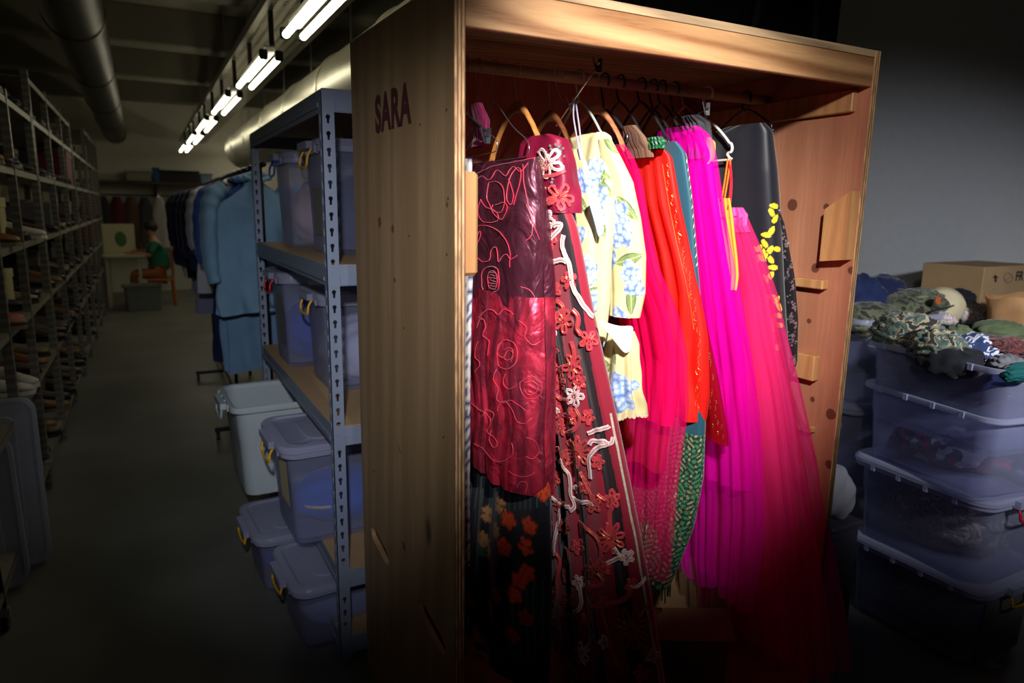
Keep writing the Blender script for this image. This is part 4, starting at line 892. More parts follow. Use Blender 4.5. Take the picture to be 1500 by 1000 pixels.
# skirt hangers with clips
def clip(m, p, d, s=1.0):
    p, d = Vector(p), Vector(d).normalized(); u = Vector((1, 0, 0))
    for k in (-1, 1):
        m.bar(p+u*k*.004-d*.018*s, p+u*k*.011+d*.020*s, .012*s, .003, bev=.001); m.bar(p+u*k*.002-d*.018*s, p+u*k*.005+d*.004*s, .014*s, .002)
    m.tube([p-u*.008, p+u*.008], .004*s, 8)
def skirt_hanger(label, rear, frontp, Yf, mat, clipmat, hookpx):
    root = thing('skirt_hanger', label, 'hanger', 'hangers on the rail'); a = atY(rear[0], rear[1], RY+.02); f = atY(frontp[0], frontp[1], Yf)
    obj('clip_bar', MB().tube([a, f], .0026, 8), mat, root, smooth=True)
    m = MB(); clip(m, Vector(f)-(Vector(f)-Vector(a)).normalized()*.012, (0, .2, 1)); obj('clip', m, clipmat, root)
    m = MB(); q = Vector(a)*.62+Vector(f)*.38; clip(m, q, (0, .3, 1)); obj('clip', m, M_chr, root)
    hk = Vector(a)*.75+Vector(f)*.25; X = hk[0]
    P = [hk, (X, (hk[1]+RY)/2, (hk[2]+RZ)/2-.02), (X, RY+.012, RZ-.03)]+[(X, RY+math.cos(math.radians(t))*.021, RZ+math.sin(math.radians(t))*.021) for t in np.linspace(-50, 215, 14)]
    obj('hook', MB().tube(smoothpath([tuple(p) for p in P], 3), .0018, 7), M_chr, root, smooth=True)
    return settle(root)
skirt_hanger('chrome skirt hanger tilted up with a black clip on its raised end', (815, 184), (878, 92), 1.56, M_chr, M_hb, 840)
skirt_hanger('black skirt hanger with clips beside the black ruched top', (985, 192), (1037, 158), 1.58, M_hb, M_hb, 1010)
# bits of clothing hanging high between the dresses
def high(name, label, cat, lv, mat, folds, seed, **k):
    o = thing(name, label, cat); Garment(lv, 140, 80, folds, seed, .5, 4, **k).make('cloth', mat, o, None); return settle(o)
high('ruched_top', 'black ruched top pinched up between the magenta dress and the white hanger', 'top', [(1022, 168, 1.60, .06, .03), (1036, 178, 1.59, .09, .045), (1038, 200, 1.585, .10, .05), (1034, 232, 1.59, .10, .04)], fabric('black_jersey', (.022, .022, .026), .7, .3), [(13, .003, .005, 0)], 131)
high('lace_blouse', 'brown lace blouse above the bright red dress', 'blouse', [(930, 183, 1.63, .05, .02), (944, 200, 1.62, .10, .03), (955, 216, 1.61, .12, .03), (957, 230, 1.61, .12, .02)], fabric('brown_lace', srgb(112, 84, 66), .8, .2, .2, .5, 120), [(11, .003, .006, 0)], 132)
high('lace_scarf', 'dark magenta lace scarf bunched in the dark corner by the left panel', 'scarf', [(704, 150, 1.72, .05, .02), (714, 175, 1.7, .08, .03), (715, 200, 1.7, .08, .03), (706, 214, 1.7, .06, .02)], fabric('magenta_lace', srgb(96, 14, 50), .7, .3, .2, .4, 160), [(9, .003, .006, 0)], 133)
high('dark_skirt', 'very dark skirt hanging behind the red and magenta dresses', 'skirt', [(958, 205, 1.70, .2, .03), (972, 300, 1.7, .25, .04), (985, 500, 1.7, .26, .05), (985, 700, 1.7, .26, .05)], fabric('black_wool', (.012, .011, .013), .9, .2), [(8, .003, .008, 0)], 134)
high('slot_backing_skirt', 'added black skirt at the very back, keeping the left panel slots dark', 'skirt', [(676, 170, 1.94, .16, .02), (676, 300, 1.93, .20, .03), (678, 600, 1.92, .22, .04), (680, 960, 1.92, .22, .05)], fabric('black_wool_cloth', (.010, .010, .011), .9, .2), [(8, .003, .006, 0)], 135)  # out-of-sight skirt added so the hand slots look dark
# black clip bar sticking out by the left panel
r_ = thing('clip_hanger', 'black clip hanger end poking out above the left stop block', 'hanger', 'hangers on the rail')
a, b = atY(684, 168, 1.80), atY(712, 192, 1.66); m = MB().tube([a, b], .004, 8); obj('clip_bar', m, M_hb, r_); m = MB(); clip(m, Vector(b)+Vector((0, 0, -.012)), (0, .2, 1), 1.1); obj('clip', m, M_hb, r_)
X = a[0]; hook(X, a[2], .0018, M_chr, r_); settle(r_)
# cardboard box and wooden crate on the wardrobe floor
M_card = plain('brown_cardboard', srgb(136, 104, 72), .85, noise=.12, nscale=30, bump=.1)
bx = thing('cardboard_box', 'open cardboard box standing on the wardrobe floor under the gowns', 'box'); m = MB()
Rz = Matrix.Rotation(math.radians(-28), 3, 'Z'); c0 = Vector((1.60, 1.80, .078)); w, d, h = .42, .34, .27
for sx, sy, L, W_ in ((0, -1, w, .004), (0, 1, w, .004), (-1, 0, .004, d), (1, 0, .004, d)):
    p = c0+Rz @ Vector((sx*w/2, sy*d/2, h/2)); m.box(p, (L, W_, h), Rz)
m.box(c0+Vector((0, 0, .003)), (w-.008, d-.008, .004), Rz); obj('box_body', m, M_card, bx)
for s in (-1, 1):
    f = MB(); p = c0+Rz @ Vector((0, s*(d/2+.045), h-.03)); f.box(p, (w-.01, .004, .11), Rz @ Matrix.Rotation(s*math.radians(52), 3, 'X')); obj('flap', f, M_card, bx)
settle(bx)
# ================================================================ grey boltless shelf behind the wardrobe
M_bgrey = plain('blue_grey_powder_coat', srgb(128, 138, 158), .42, .1, noise=.05, nscale=60)
M_chip = plain('particle_board', srgb(178, 146, 106), .8, noise=.18, nscale=160, bump=.15)
PX, PYF, PYB, PXR = .545, 2.36, 4.03, 1.02
rk = thing('boltless_shelf', 'blue-grey boltless shelving with keyhole posts standing behind the wardrobe', 'shelving')
def keyhole(cx, cz, s=1.0):
    a = [(cx+.0075*s*math.cos(t), cz+.0075*s*math.sin(t)) for t in np.linspace(math.radians(-55), math.radians(235), 11)]
    return a+[(cx-.0036*s, cz-.021*s), (cx+.0036*s, cz-.021*s)]
holes = [z for z in np.arange(.05, 2.04, .0525)]
BEAMZ = (2.045, 1.47, .893, .335)
def skiphole(z): return any(abs(z-b) < .028 for b in BEAMZ)
hs = [keyhole(.021, z) for z in holes if not skiphole(z)]
pvs, pfs = curve_plate(rrect(.042, 2.075, .004, 2, .021, 1.0375), hs, .0022)
for k, (x, y, sx, sy) in enumerate(((PX, PYF, 1, 1), (PX, PYB, 1, -1), (PXR, PYF, -1, 1), (PXR, PYB, -1, -1))):
    m = MB().add([(x+sx*u, y+sy*w, v) for u, v, w in pvs], pfs).add([(x+sx*w, y+sy*u, v) for u, v, w in pvs], pfs)
    p = obj('post', m, M_bgrey, rk)
    if k == 0:
        for b in BEAMZ:
            for dz in (.018, -.028): obj('rivet', MB().lathe([(.0085, -.002), (.0085, .0018), (.006, .0035), (.001, .004)], (x+.021, y-.0005, b+dz-.006), 14, 'y').add([], []), M_bgrey, p, smooth=.6)
for b in BEAMZ+(.06,):
    for y in (PYF+.006, PYB-.006):
        m = MB(); m.box(((PX+PXR)/2, y, b), (PXR-PX-.006, .004, .072)); s = 1 if y < 3 else -1
        m.box(((PX+PXR)/2, y+s*.012, b+.022), (PXR-PX-.006, .026, .003)).box(((PX+PXR)/2, y-s*.004, b-.018), (PXR-PX-.09, .006, .03)); obj('end_beam', m, M_bgrey, rk)
    for x in (PX+.006, PXR-.006):
        m = MB(); s = 1 if x < .8 else -1; m.box((x, (PYF+PYB)/2, b), (.004, PYB-PYF-.006, .072)).box((x+s*.012, (PYF+PYB)/2, b+.022), (.026, PYB-PYF-.006, .003)).box((x-s*.004, (PYF+PYB)/2, b-.012), (.008, PYB-PYF-.09, .014)); obj('side_beam', m, M_bgrey, rk)
    obj('shelf_board', MB().box(((PX+PXR)/2, (PYF+PYB)/2, b+.031), (PXR-PX-.012, PYB-PYF-.012, .013)), M_chip, rk)
settle(rk)
# ================================================================ plastic tubs
def plasticmat(name, c, alpha=.5, rough=.3):
    t = NT(name); n = t.n('TexNoise', None, Vector=t.co('Object'), Scale=5.0, Detail=3.0)
    d = t.bsdf(Base_Color=c, Roughness=rough); d.inputs['Specular IOR Level'].default_value = .5
    tl = t.n('BsdfTranslucent', None, Color=c); s = t.n('MixShader', None, Fac=.3, i1=d, i2=tl); tr = t.n('BsdfTransparent', None, Color=(.93, .94, 1.0))
    lw = t.n('LayerWeight', None, Blend=.4); f = t.math('ADD', t.math('MULTIPLY', lw.outputs[1], .45), t.math('ADD', t.math('MULTIPLY', n.outputs[0], .08), alpha-.04)); f.use_clamp = True
    return t.done(t.n('MixShader', None, Fac=f, i1=tr, i2=s))
M_tub = plasticmat('clear_polypropylene', srgb(190, 193, 220), .14)
M_tubr = plasticmat('clear_tub_rim', srgb(194, 197, 222), .5)
M_gtub = plain('grey_plastic_bin', srgb(176, 188, 190), .4, spec=.5)
M_yel = plain('yellow_plastic', srgb(232, 172, 20), .35); M_redp = plain('red_plastic', srgb(204, 26, 34), .35); M_dkp = plain('smoky_plastic', srgb(60, 60, 66), .35)
def tub(label, c, size, rot=0.0, lid=True, latch='x', latchcol=None, mats=None, name='storage_tub', group=None, note=None, ribs=4, latches=(-1,)):
    """c = centre of the base; size = width(x), depth(y), height at the rim; latches sit on the ends of the given axis"""
    cx, cy, z0 = c; w, d, h = size; root = thing(name, label, 'storage tub' if name == 'storage_tub' else 'bin', group); M1, M2 = mats or (M_tub, M_tubr)
    R = Matrix.Rotation(math.radians(rot), 3, 'Z')
    T = lambda ps: [tuple(Vector((cx, cy, z0))+R @ Vector(p)) for p in ps]
    ring = lambda k, z, r=.05, off=0.0: T([(x, y, z) for x, y in rrect(w*k+off, d*k+off, r, 6)])
    m = MB(); loft(m, [ring(.80, 0, .05), ring(.835, .004, .055), ring(.845, .02, .055), ring(.86, h*.30, .055), ring(.885, h*.62, .055), ring(.895, h*.64, .055), ring(.915, h*.955, .06)], True, False)
    loft(m, [ring(.915, h*.955, .06, -.006), ring(.885, h*.64, .055, -.006), ring(.845, .024, .05, -.006)], False, True)
    obj('tub_body', m, M1, root, smooth=.7)
    m = MB(); loft(m, [ring(.915, h*.93, .06), ring(1., h*.935, .065), ring(1.01, h*.95, .065), ring(1.0, h*.995, .065), ring(.985, h, .065), ring(.93, h*.99, .06), ring(.915, h*.95, .06, -.006)], False, False)
    for k in range(ribs):
        t = (k+.5)/ribs-.5
        for s in (-1, 1):
            m.add(T([(s*(w*.5+.003)+a, t*d*.8+b, h*.93+e) for a in (-.004, .004) for b in (-.008, .008) for e in (0, h*.07)]), [(0,1,3,2),(4,6,7,5),(0,4,5,1),(2,3,7,6),(0,2,6,4),(1,5,7,3)])
    obj('rim', m, M2, root, smooth=.7)
    if lid:
        m = MB(); loft(m, [ring(.97, h*.99, .065), ring(1.03, h*.995, .07), ring(1.03, h+.012, .07), ring(1.0, h+.022, .068), ring(.90, h+.024, .06), ring(.86, h+.016, .055), ring(.62, h+.016, .05), ring(.60, h+.021, .05)], True, True)
        obj('lid', m, M2, root, smooth=.6)
    if latchcol is not None:
        for s in latches:
            L = (d if latch == 'x' else w)*.34; e = (w if latch == 'x' else d)/2
            def q(u, n_, z): return (s*(e+n_), u, z) if latch == 'x' else (u, s*(e+n_), z)
            P = [q(-L/2, .006, h*.97), q(-L/2, .022, h*.90), q(-L/2*.92, .026, h*.82), q(0, .028, h*.80), q(L/2*.92, .026, h*.82), q(L/2, .022, h*.90), q(L/2, .006, h*.97)]
            obj('latch', MB().tube([tuple(p) for p in T(smoothpath(P, 4))], .006, 8, flat=.8), latchcol, root, smooth=True)
            m = MB(); zz = h+.002 if lid else h*.955
            a, b = q(-L*.62, .004, zz-.014), q(L*.62, .03, zz+.014); lo = [min(i, j) for i, j in zip(a, b)]; hi = [max(i, j) for i, j in zip(a, b)]
            m.add(T([(x, y, z) for x in (lo[0], hi[0]) for y in (lo[1], hi[1]) for z in (lo[2], hi[2])]), [(0,1,3,2),(4,6,7,5),(0,4,5,1),(2,3,7,6),(0,2,6,4),(1,5,7,3)]); obj('latch_tab', m, M2, root)
    if note:
        u0, u1, v0, v1, face, mt = note; m = MB(); o_ = -.918
        if face == 'x': pts = [(-w*.5*(.90+.0*v)-.003, u, v*h) for u, v in ((u1*d, v0), (u0*d, v0), (u0*d, v1), (u1*d, v1))]
        else: pts = [(u, -d*.5*.91-.003, v*h) for u, v in ((u0*w, v0), (u1*w, v0), (u1*w, v1), (u0*w, v1))]
        k = .045*h
        pts = [(p[0]-(k*(p[2]/h-.55) if face == 'x' else 0), p[1]-(k*(p[2]/h-.55) if face != 'x' else 0), p[2]) for p in pts]
        obj('paper_note', m.add(T(pts), [(0,1,2,3)]), mt, root)
    return settle(root)
def bundle(label, c, d, mat, seed, name='cloth_bundle', cat='folded clothes', amp=.16, rot=0, freq=4, group=None):
    m = MB().blob((c[0], c[1], c[2]+d[2]/2), d, 40, 26, amp, seed, Matrix.Rotation(math.radians(rot), 3, 'Z'), freq)
    o = obj(name, m, mat, None, smooth=True); tag(o, label, cat, group); return settle(o)
FB = lambda n, c, **k: fabric(n, srgb(*c), .8, .2, .2, .2, **k)
M_cb, M_cw, M_cd, M_cr, M_cn = FB('royal_blue_cloth', (44, 78, 170)), FB('white_cloth', (206, 206, 214)), FB('charcoal_cloth', (34, 34, 40)), FB('red_cloth', (150, 34, 50)), FB('navy_cloth', (30, 40, 76))
M_pap = plain('cream_paper', srgb(204, 190, 150), .8); M_papd = plain('grey_paper', srgb(120, 118, 112), .85)
ZS = {k: b+.038 for k, b in zip((1, 2, 3, 4), BEAMZ)}
# second shelf from the top: two tall tubs
tub('tall clear lidded tub with yellow latch on the upper shelf, nearest the keyhole post', (.86, 3.02, ZS[2]), (.44, .42, .44), 0, True, 'x', M_yel, note=(-.30, .10, .18, .62, 'x', M_papd))
tub('tall clear lidded tub with blue latch on the upper shelf, behind the yellow-latched one', (.82, 3.56, ZS[2]), (.44, .42, .42), 0, True, 'x', M_cb)
bundle('navy clothes inside the yellow-latched tub on the upper shelf', (.86, 3.02, ZS[2]+.012), (.33, .31, .30), M_cn, 1)
bundle('cream and pink cloth inside the blue-latched tub on the upper shelf', (.82, 3.56, ZS[2]+.012), (.32, .30, .30), FB('cream_pink_cloth', (190, 158, 146)), 2)
# third shelf: red and yellow latches
tub('clear lidded tub with yellow latch and white cloth inside, on the middle shelf', (.85, 3.03, ZS[3]), (.46, .44, .395), 0, True, 'x', M_yel)
tub('clear lidded tub with red latch and blue cloth inside, on the middle shelf', (.78, 3.56, ZS[3]), (.46, .44, .44), 0, True, 'x', M_redp, note=(-.36, .0, .25, .8, 'x', M_papd))
bundle('white cloth inside the yellow-latched tub on the middle shelf', (.85, 3.03, ZS[3]+.012), (.34, .32, .27), M_cw, 3)
bundle('royal blue cloth inside the red-latched tub on the middle shelf', (.78, 3.56, ZS[3]+.012), (.34, .32, .30), M_cb, 4)
# fourth shelf: tubs sticking out into the aisle
tub('clear lidded tub with yellow handle and paper note sticking out over the aisle', (.70, 2.83, ZS[4]), (.60, .46, .40), 2, True, 'x', M_yel, note=(-.36, -.02, .38, .86, 'x', M_pap))
bundle('blue plastic bag of things in the tub that sticks out over the aisle', (.70, 2.84, ZS[4]+.012), (.44, .33, .20), FB('bright_blue_bag', (40, 96, 190)), 5)
bundle('pale yellow folded cloth lying on the blue bag in the aisle tub', (.62, 2.74, ZS[4]+.10), (.22, .12, .035), FB('pale_yellow_cloth', (226, 204, 140)), 6, amp=.08)
tub('pale grey open bin with a lip handle beside the aisle', (.58, 3.42, ZS[4]), (.60, .48, .44), 2, False, 'x', M_gtub, (M_gtub, M_gtub), name='storage_bin')
# bottom: two tubs on the floor pushed under the shelf
tub('clear tub with yellow latch on the floor under the shelf, nearest the post', (.64, 2.66, 0), (.50, .42, .262), 3, True, 'x', M_yel)
tub('clear tub with raised yellow handle on the floor under the grey bin', (.57, 3.16, 0), (.50, .44, .262), 3, True, 'x', M_yel)
bundle('pale blue cloth in the nearest floor tub', (.64, 2.67, .012), (.36, .30, .17), FB('pale_blue_cloth', (150, 160, 200)), 7)
bundle('blue cloth in the floor tub under the grey bin', (.57, 3.16, .012), (.36, .30, .17), M_cb, 8)
# ================================================================ tubs of clothes at the right
def camo(name, cols, s=18, stretch=(1, 1, 1)):
    t = NT(name); n = t.n('TexNoise', None, Vector=t.co('Object', stretch), Scale=s, Detail=2.5, Distortion=.6)
    st = [(0, srgb(*cols[0]))]; k = len(cols)
    for i in range(1, k): st.append((.36+.30*(i-1)/max(1, k-1), srgb(*cols[i])))
    r = t.ramp(n, st, 'CONSTANT'); b = t.bsdf(Base_Color=r.outputs[0], Roughness=.85); b.inputs['Sheen Weight'].default_value = .2; return t.done(b)
M_camo = camo('camouflage_cloth', [(46, 50, 40), (96, 104, 84), (60, 92, 96), (176, 160, 124), (40, 38, 34)], 26)
M_camg = camo('green_camouflage', [(30, 34, 26), (66, 74, 52), (96, 98, 74), (40, 36, 30)], 22)
M_mar = camo('maroon_patterned_cloth', [(40, 14, 20), (84, 30, 34), (120, 60, 50), (30, 22, 26)], 60)
M_whp = camo('white_printed_cloth', [(220, 214, 206), (200, 150, 146), (226, 222, 214), (150, 170, 168)], 45)
M_strp = camo('white_striped_navy_cloth', [(30, 48, 92), (34, 54, 100), (210, 214, 226), (30, 44, 86)], 9, (1, 5, 3))
M_oliv, M_beig, M_gry, M_teal = FB('olive_cloth', (92, 104, 72)), FB('beige_cloth', (212, 198, 160)), FB('grey_cloth', (120, 118, 124)), FB('teal_cloth_plain', (24, 92, 92))
S1 = (2.83, 1.485)
tub('bottom tub of the front right stack, yellow handle and paper note on its end', (S1[0], S1[1], 0), (.46, .58, .335), 0, True, 'y', M_yel, note=(-.36, .30, .06, .86, 'y', M_papd))
tub('third tub from the top of the front right stack, with a red handle', (S1[0]-.02, S1[1]-.01, .352), (.46, .58, .335), -5, True, 'y', M_redp)
tub('second tub from the top of the front right stack, with a blue label', (2.765, 1.44, .706), (.46, .60, .32), -11, False, 'y', None)
tub('top tub of the front right stack, open and heaped with camouflage clothes', (2.765, 1.44, .875), (.46, .62, .325), -11, False, 'y', None)
# label on the second tub: blue card with a white square
lb = thing('product_label', 'blue and white paper label on the second tub of the front stack', 'label')
p0 = (2.80, 1.155, .86)
obj('blue_card', MB().box(p0, (.11, .003, .17)), plain('label_blue', srgb(30, 60, 130), .5), lb); m = MB(); m.box((p0[0]-.005, p0[1]-.002, p0[2]-.06), (.09, .002, .045)); obj('white_panel', m, plain('label_white', srgb(214, 216, 214), .6), lb)
obj('green_strip', MB().box((p0[0]+.002, p0[1]-.0035, p0[2]-.06), (.05, .001, .018)), plain('label_green', srgb(40, 90, 60), .6), lb)
for k in range(4): obj('text_line', MB().box((p0[0], p0[1]-.0018, p0[2]+.06-k*.022), (.08, .001, .007)), plain('label_text', srgb(170, 186, 214), .6), lb)
settle(lb)
bundle('dark clothes filling the bottom tub of the front right stack', (S1[0], S1[1], .012), (.33, .42, .25), camo('dark_mixed_cloth', [(50, 48, 52), (86, 80, 82), (44, 46, 60), (70, 62, 58)], 16), 11)
bundle('brown patterned clothes inside the red-handled tub', (S1[0], S1[1], .364), (.33, .42, .25), camo('brown_print', [(96, 84, 80), (150, 132, 118), (104, 96, 98), (180, 160, 146)], 30), 12)
bundle('dark red and black clothes inside the second tub of the front right stack', (S1[0], S1[1], .718), (.31, .40, .15), camo('red_black_cloth', [(70, 60, 80), (170, 50, 90), (80, 74, 96), (190, 186, 190)], 11), 13)
def heap(items):
    for lab, px, py, Y, d, mt, sd, rot in items:
        p = atY(px, py, Y); R = Matrix.Rotation(math.radians(rot), 3, 'Z') @ Matrix.Rotation(.25*math.sin(sd), 3, 'Y'); m = MB().blob((p[0], p[1], p[2]), d, 44, 30, .20, sd, R, 5)
        o = obj('crumpled_garment', m, mt, None, smooth=True); tag(o, lab, 'crumpled clothes', 'clothes heaped in the open tubs'); settle(o)
def heapz(items):
    for lab, px, py, z, d, mt, sd, rot in items:
        p = atZ(px, py, z); R = Matrix.Rotation(math.radians(rot), 3, 'Z') @ Matrix.Rotation(.22*math.sin(sd), 3, 'Y'); m = MB().blob((p[0], p[1], p[2]), d, 48, 34, .22, sd, R, 5)
        o = obj('crumpled_garment', m, mt, None, smooth=True); tag(o, lab, 'crumpled clothes', 'clothes heaped in the open tubs'); settle(o)
heapz([('teal and sand camouflage jacket crumpled at the left of the top tub', 1330, 490, 1.235, (.17, .24, .15), M_camo, 21, 10), ('second camouflage fold hanging toward the middle of the top tub', 1372, 508, 1.22, (.16, .20, .12), M_camo, 22, -30),
      ('dark brown garment under the camouflage jacket in the top tub', 1392, 528, 1.185, (.15, .20, .10), M_cd, 23, 10), ('navy tracksuit with white stripes in the middle of the top tub', 1424, 512, 1.21, (.15, .20, .10), M_strp, 24, 35),
      ('olive green jacket at the back of the top tub', 1460, 486, 1.24, (.20, .18, .09), M_oliv, 25, -10), ('maroon patterned scarf crumpled at the right of the top tub', 1466, 510, 1.22, (.16, .17, .08), M_mar, 26, 25),
      ('small olive cap poking up in the middle of the top tub', 1404, 494, 1.245, (.08, .10, .08), M_oliv, 27, 0), ('grey garment spilling over the right edge of the top tub', 1476, 534, 1.195, (.15, .10, .06), M_gry, 28, 5), ('teal garment at the right edge below the grey one', 1494, 545, 1.19, (.14, .08, .05), M_teal, 29, 0),
      ('navy garment filling the top tub beneath the others', 1400, 540, 1.09, (.34, .44, .20), M_cn, 30, -11)])
# second stack, behind
S2 = (3.12, 2.14)
for k, lab in enumerate(('lowest tub of the stack behind the front right stack', 'middle tub of the stack behind the front right stack', 'open top tub of the stack behind, heaped with a beige hat and printed cloth')):
    tub(lab, (S2[0], S2[1], .415*k), (.64, .46, .41), 0, k < 2, 'y', None)
heap([('dark green camouflage trousers in the open tub behind', 1325, 448, 2.10, (.34, .30, .14), M_camg, 31, -20), ('olive striped garment leaning up in the open tub behind', 1350, 442, 2.04, (.22, .18, .12), camo('olive_stripes', [(40, 44, 34), (120, 124, 96), (52, 56, 44), (90, 92, 70)], 16, (1, 1, 6)), 32, 30),
      ('white printed cloth at the right of the open tub behind', 1416, 458, 2.02, (.18, .18, .10), M_whp, 33, 10), ('white printed cloth at the front of the open tub behind', 1376, 466, 1.96, (.14, .14, .06), M_whp, 34, 0), ('dark garment beside the beige hat', 1402, 440, 2.14, (.14, .16, .12), M_cd, 35, 0)])
ht = thing('beige_hat', 'beige cloth hat with an orange badge on the heap in the open tub behind', 'hat'); p = atY(1382, 447, 2.0)
m = MB().blob((p[0], p[1], p[2]), (.20, .18, .17), 40, 26, .08, 36, Matrix.Rotation(.4, 3, 'Y'), 3); obj('crown', m, M_beig, ht, smooth=True); q = atY(1374, 440, 1.895)
obj('badge', MB().lathe([(.018, -.004), (.020, .0), (.016, .004)], (q[0], q[1], q[2]), 16, 'y'), plain('orange_badge', srgb(190, 90, 40), .6), ht)
obj('band', MB().tube([atY(1362, 458, 1.90), atY(1375, 452, 1.895), atY(1390, 450, 1.90), atY(1400, 446, 1.93)], .004, 6), M_cd, ht); settle(ht)
# third stack, tucked beside the wardrobe
S3 = (2.47, 2.16)
for k, lab in enumerate(('lowest tub wedged between the wardrobe and the right-hand stacks', 'middle tub wedged between the wardrobe and the right-hand stacks', 'top tub wedged between the wardrobe and the right-hand stacks, holding navy clothes')):
    tub(lab, (S3[0], S3[1], .385*k), (.54, .50, .38), 0, k < 2, 'y', None)
heap([('dark camouflage clothes on the tub beside the wardrobe', 1262, 468, 2.05, (.34, .30, .16), M_camg, 41, 0), ('navy jacket piled highest beside the wardrobe', 1275, 440, 2.25, (.46, .26, .20), M_cn, 42, 12), ('dark navy sleeve lying against the wardrobe edge', 1252, 440, 2.15, (.24, .24, .22), M_cn, 43, -10)])
cr_ = thing('plastic_crate', 'narrow dark crate on the floor under the white bag beside the wardrobe', 'crate'); obj('crate_body', MB().box((2.365, 1.70, .24), (.17, .20, .48), bev=.012), M_dkp, cr_); obj('crate_rim', MB().box((2.365, 1.70, .49), (.19, .22, .03), bev=.008), M_dkp, cr_); settle(cr_)
o = bundle('white plastic bag of clothes on the narrow dark crate beside the wardrobe', (2.365, 1.70, .505), (.18, .18, .20), FB('dull_white_bag', (140, 140, 146)), 44, 'plastic_bag', 'bag', .2)
# fourth stack with a printed shipping box and a paper bag
for k, lab in enumerate(('lowest dark tub at the far right under the shipping box', 'middle dark tub at the far right under the shipping box', 'top dark tub at the far right under the shipping box')):
    tub(lab, (4.18, 2.28, .36*k), (.62, .46, .355), 0, True, 'y', None, mats=(M_dkp, M_dkp))
bx = thing('shipping_box', 'plain brown shipping box printed FR and an up arrow at the far right', 'box')
c = atY(1443, 391, 2.10); zt = c[2]; x0 = c[0]
obj('box_body', MB().box((x0+.29, 2.27, (zt+1.105)/2), (.58, .34, zt-1.105), bev=.004), plain('kraft_board', srgb(172, 140, 100), .85, noise=.14, nscale=12), bx)
M_ink = plain('black_ink', (.015, .015, .015), .8); yf = 2.0985
px_ = lambda x, y: atY(x, y, yf)
a = MB(); q = [px_(*p) for p in ((1458, 402), (1454, 407), (1457, 407), (1457, 413), (1460, 413), (1460, 407), (1463, 407))]; a.add(q, [tuple(range(7))]); obj('up_arrow_print', a, M_ink, bx)
a = MB(); cc = [px_(1477+6.5*math.cos(t), 407+7*math.sin(t)) for t in np.linspace(0, 2*PI, 28, endpoint=False)]; a.tube(cc, .0016, 4, closed=True); a2 = [px_(*p) for p in ((1472, 408), (1475, 411), (1482, 403))]; a.tube(a2, .0014, 4); obj('round_mark_print', a, plain('grey_ink', srgb(110, 88, 64), .8), bx)
fc = bpy.data.curves.new('tmp', 'FONT'); fc.body = 'FR'; fc.size = .075; fc.offset = .002; fo = bpy.data.objects.new('tmp', fc); COL.objects.link(fo); dg = bpy.context.evaluated_depsgraph_get(); dg.update()
me = bpy.data.meshes.new_from_object(fo.evaluated_get(dg)); p = px_(1487, 411)
obj('printed_letters', MB().add([(p[0]+v.co.x, yf, p[2]+v.co.y) for v in me.vertices], [tuple(f.vertices) for f in me.polygons]), M_ink, bx); bpy.data.objects.remove(fo); bpy.data.curves.remove(fc); bpy.data.meshes.remove(me)
settle(bx)
pb = thing('paper_bag', 'open brown paper bag standing in front of the shipping box at the right edge', 'bag'); p = atY(1492, 440, 1.72); m = MB()
lev = [(1.08, .075, .10), (1.12, .085, .115), (p[2]-.06, .095, .125), (p[2]+.01, .11, .14)]
rings = [[(p[0]+.10+(w+.008*math.sin(5*t+z*40))*math.cos(t)*1.5, 1.76+d*math.sin(t), z+.012*math.sin(4*t)*(z > 1.2)) for t in np.linspace(0, 2*PI, 40, endpoint=False)] for z, w, d in lev]
loft(m, rings, True, False); o = obj('bag_body', m, plain('kraft_paper', srgb(188, 140, 92), .8, noise=.12, nscale=20), pb, smooth=.8); md = o.modifiers.new('s', 'SOLIDIFY'); md.thickness = .002
obj('twine_handle', MB().tube(smoothpath([(p[0]-.02, 1.63, p[2]-.10), (p[0]-.05, 1.60, p[2]-.13), (p[0]+.02, 1.59, p[2]-.17), (p[0]+.12, 1.60, p[2]-.18)], 6), .004, 6), plain('twine', srgb(206, 168, 116), .8), pb)
settle(pb)
tub('dark tub carrying the paper bag at the right edge', (3.70, 1.76, .72), (.50, .44, .345), 0, True, 'y', None, mats=(M_dkp, M_dkp))
tub('dark tub below the one carrying the paper bag', (3.70, 1.76, .36), (.50, .44, .355), 0, True, 'y', None, mats=(M_dkp, M_dkp))
tub('dark tub on the floor below the paper bag stack', (3.70, 1.76, 0), (.50, .44, .355), 0, True, 'y', None, mats=(M_dkp, M_dkp))
o = obj('paper_scrap', MB().add([tuple(atZ(x, y, .002)) for x, y in ((1437, 972), (1449, 967), (1471, 977), (1450, 978))]+[tuple(atZ(x, y, .004)) for x, y in ((1437, 972), (1449, 967), (1471, 977), (1450, 978))], [(3,2,1,0),(4,5,6,7),(0,1,5,4),(1,2,6,5),(2,3,7,6),(3,0,4,7)]), plain('white_paper', srgb(190, 188, 184), .8)); tag(o, 'small white paper scrap on the floor by the bottom right tub', 'paper'); settle(o)
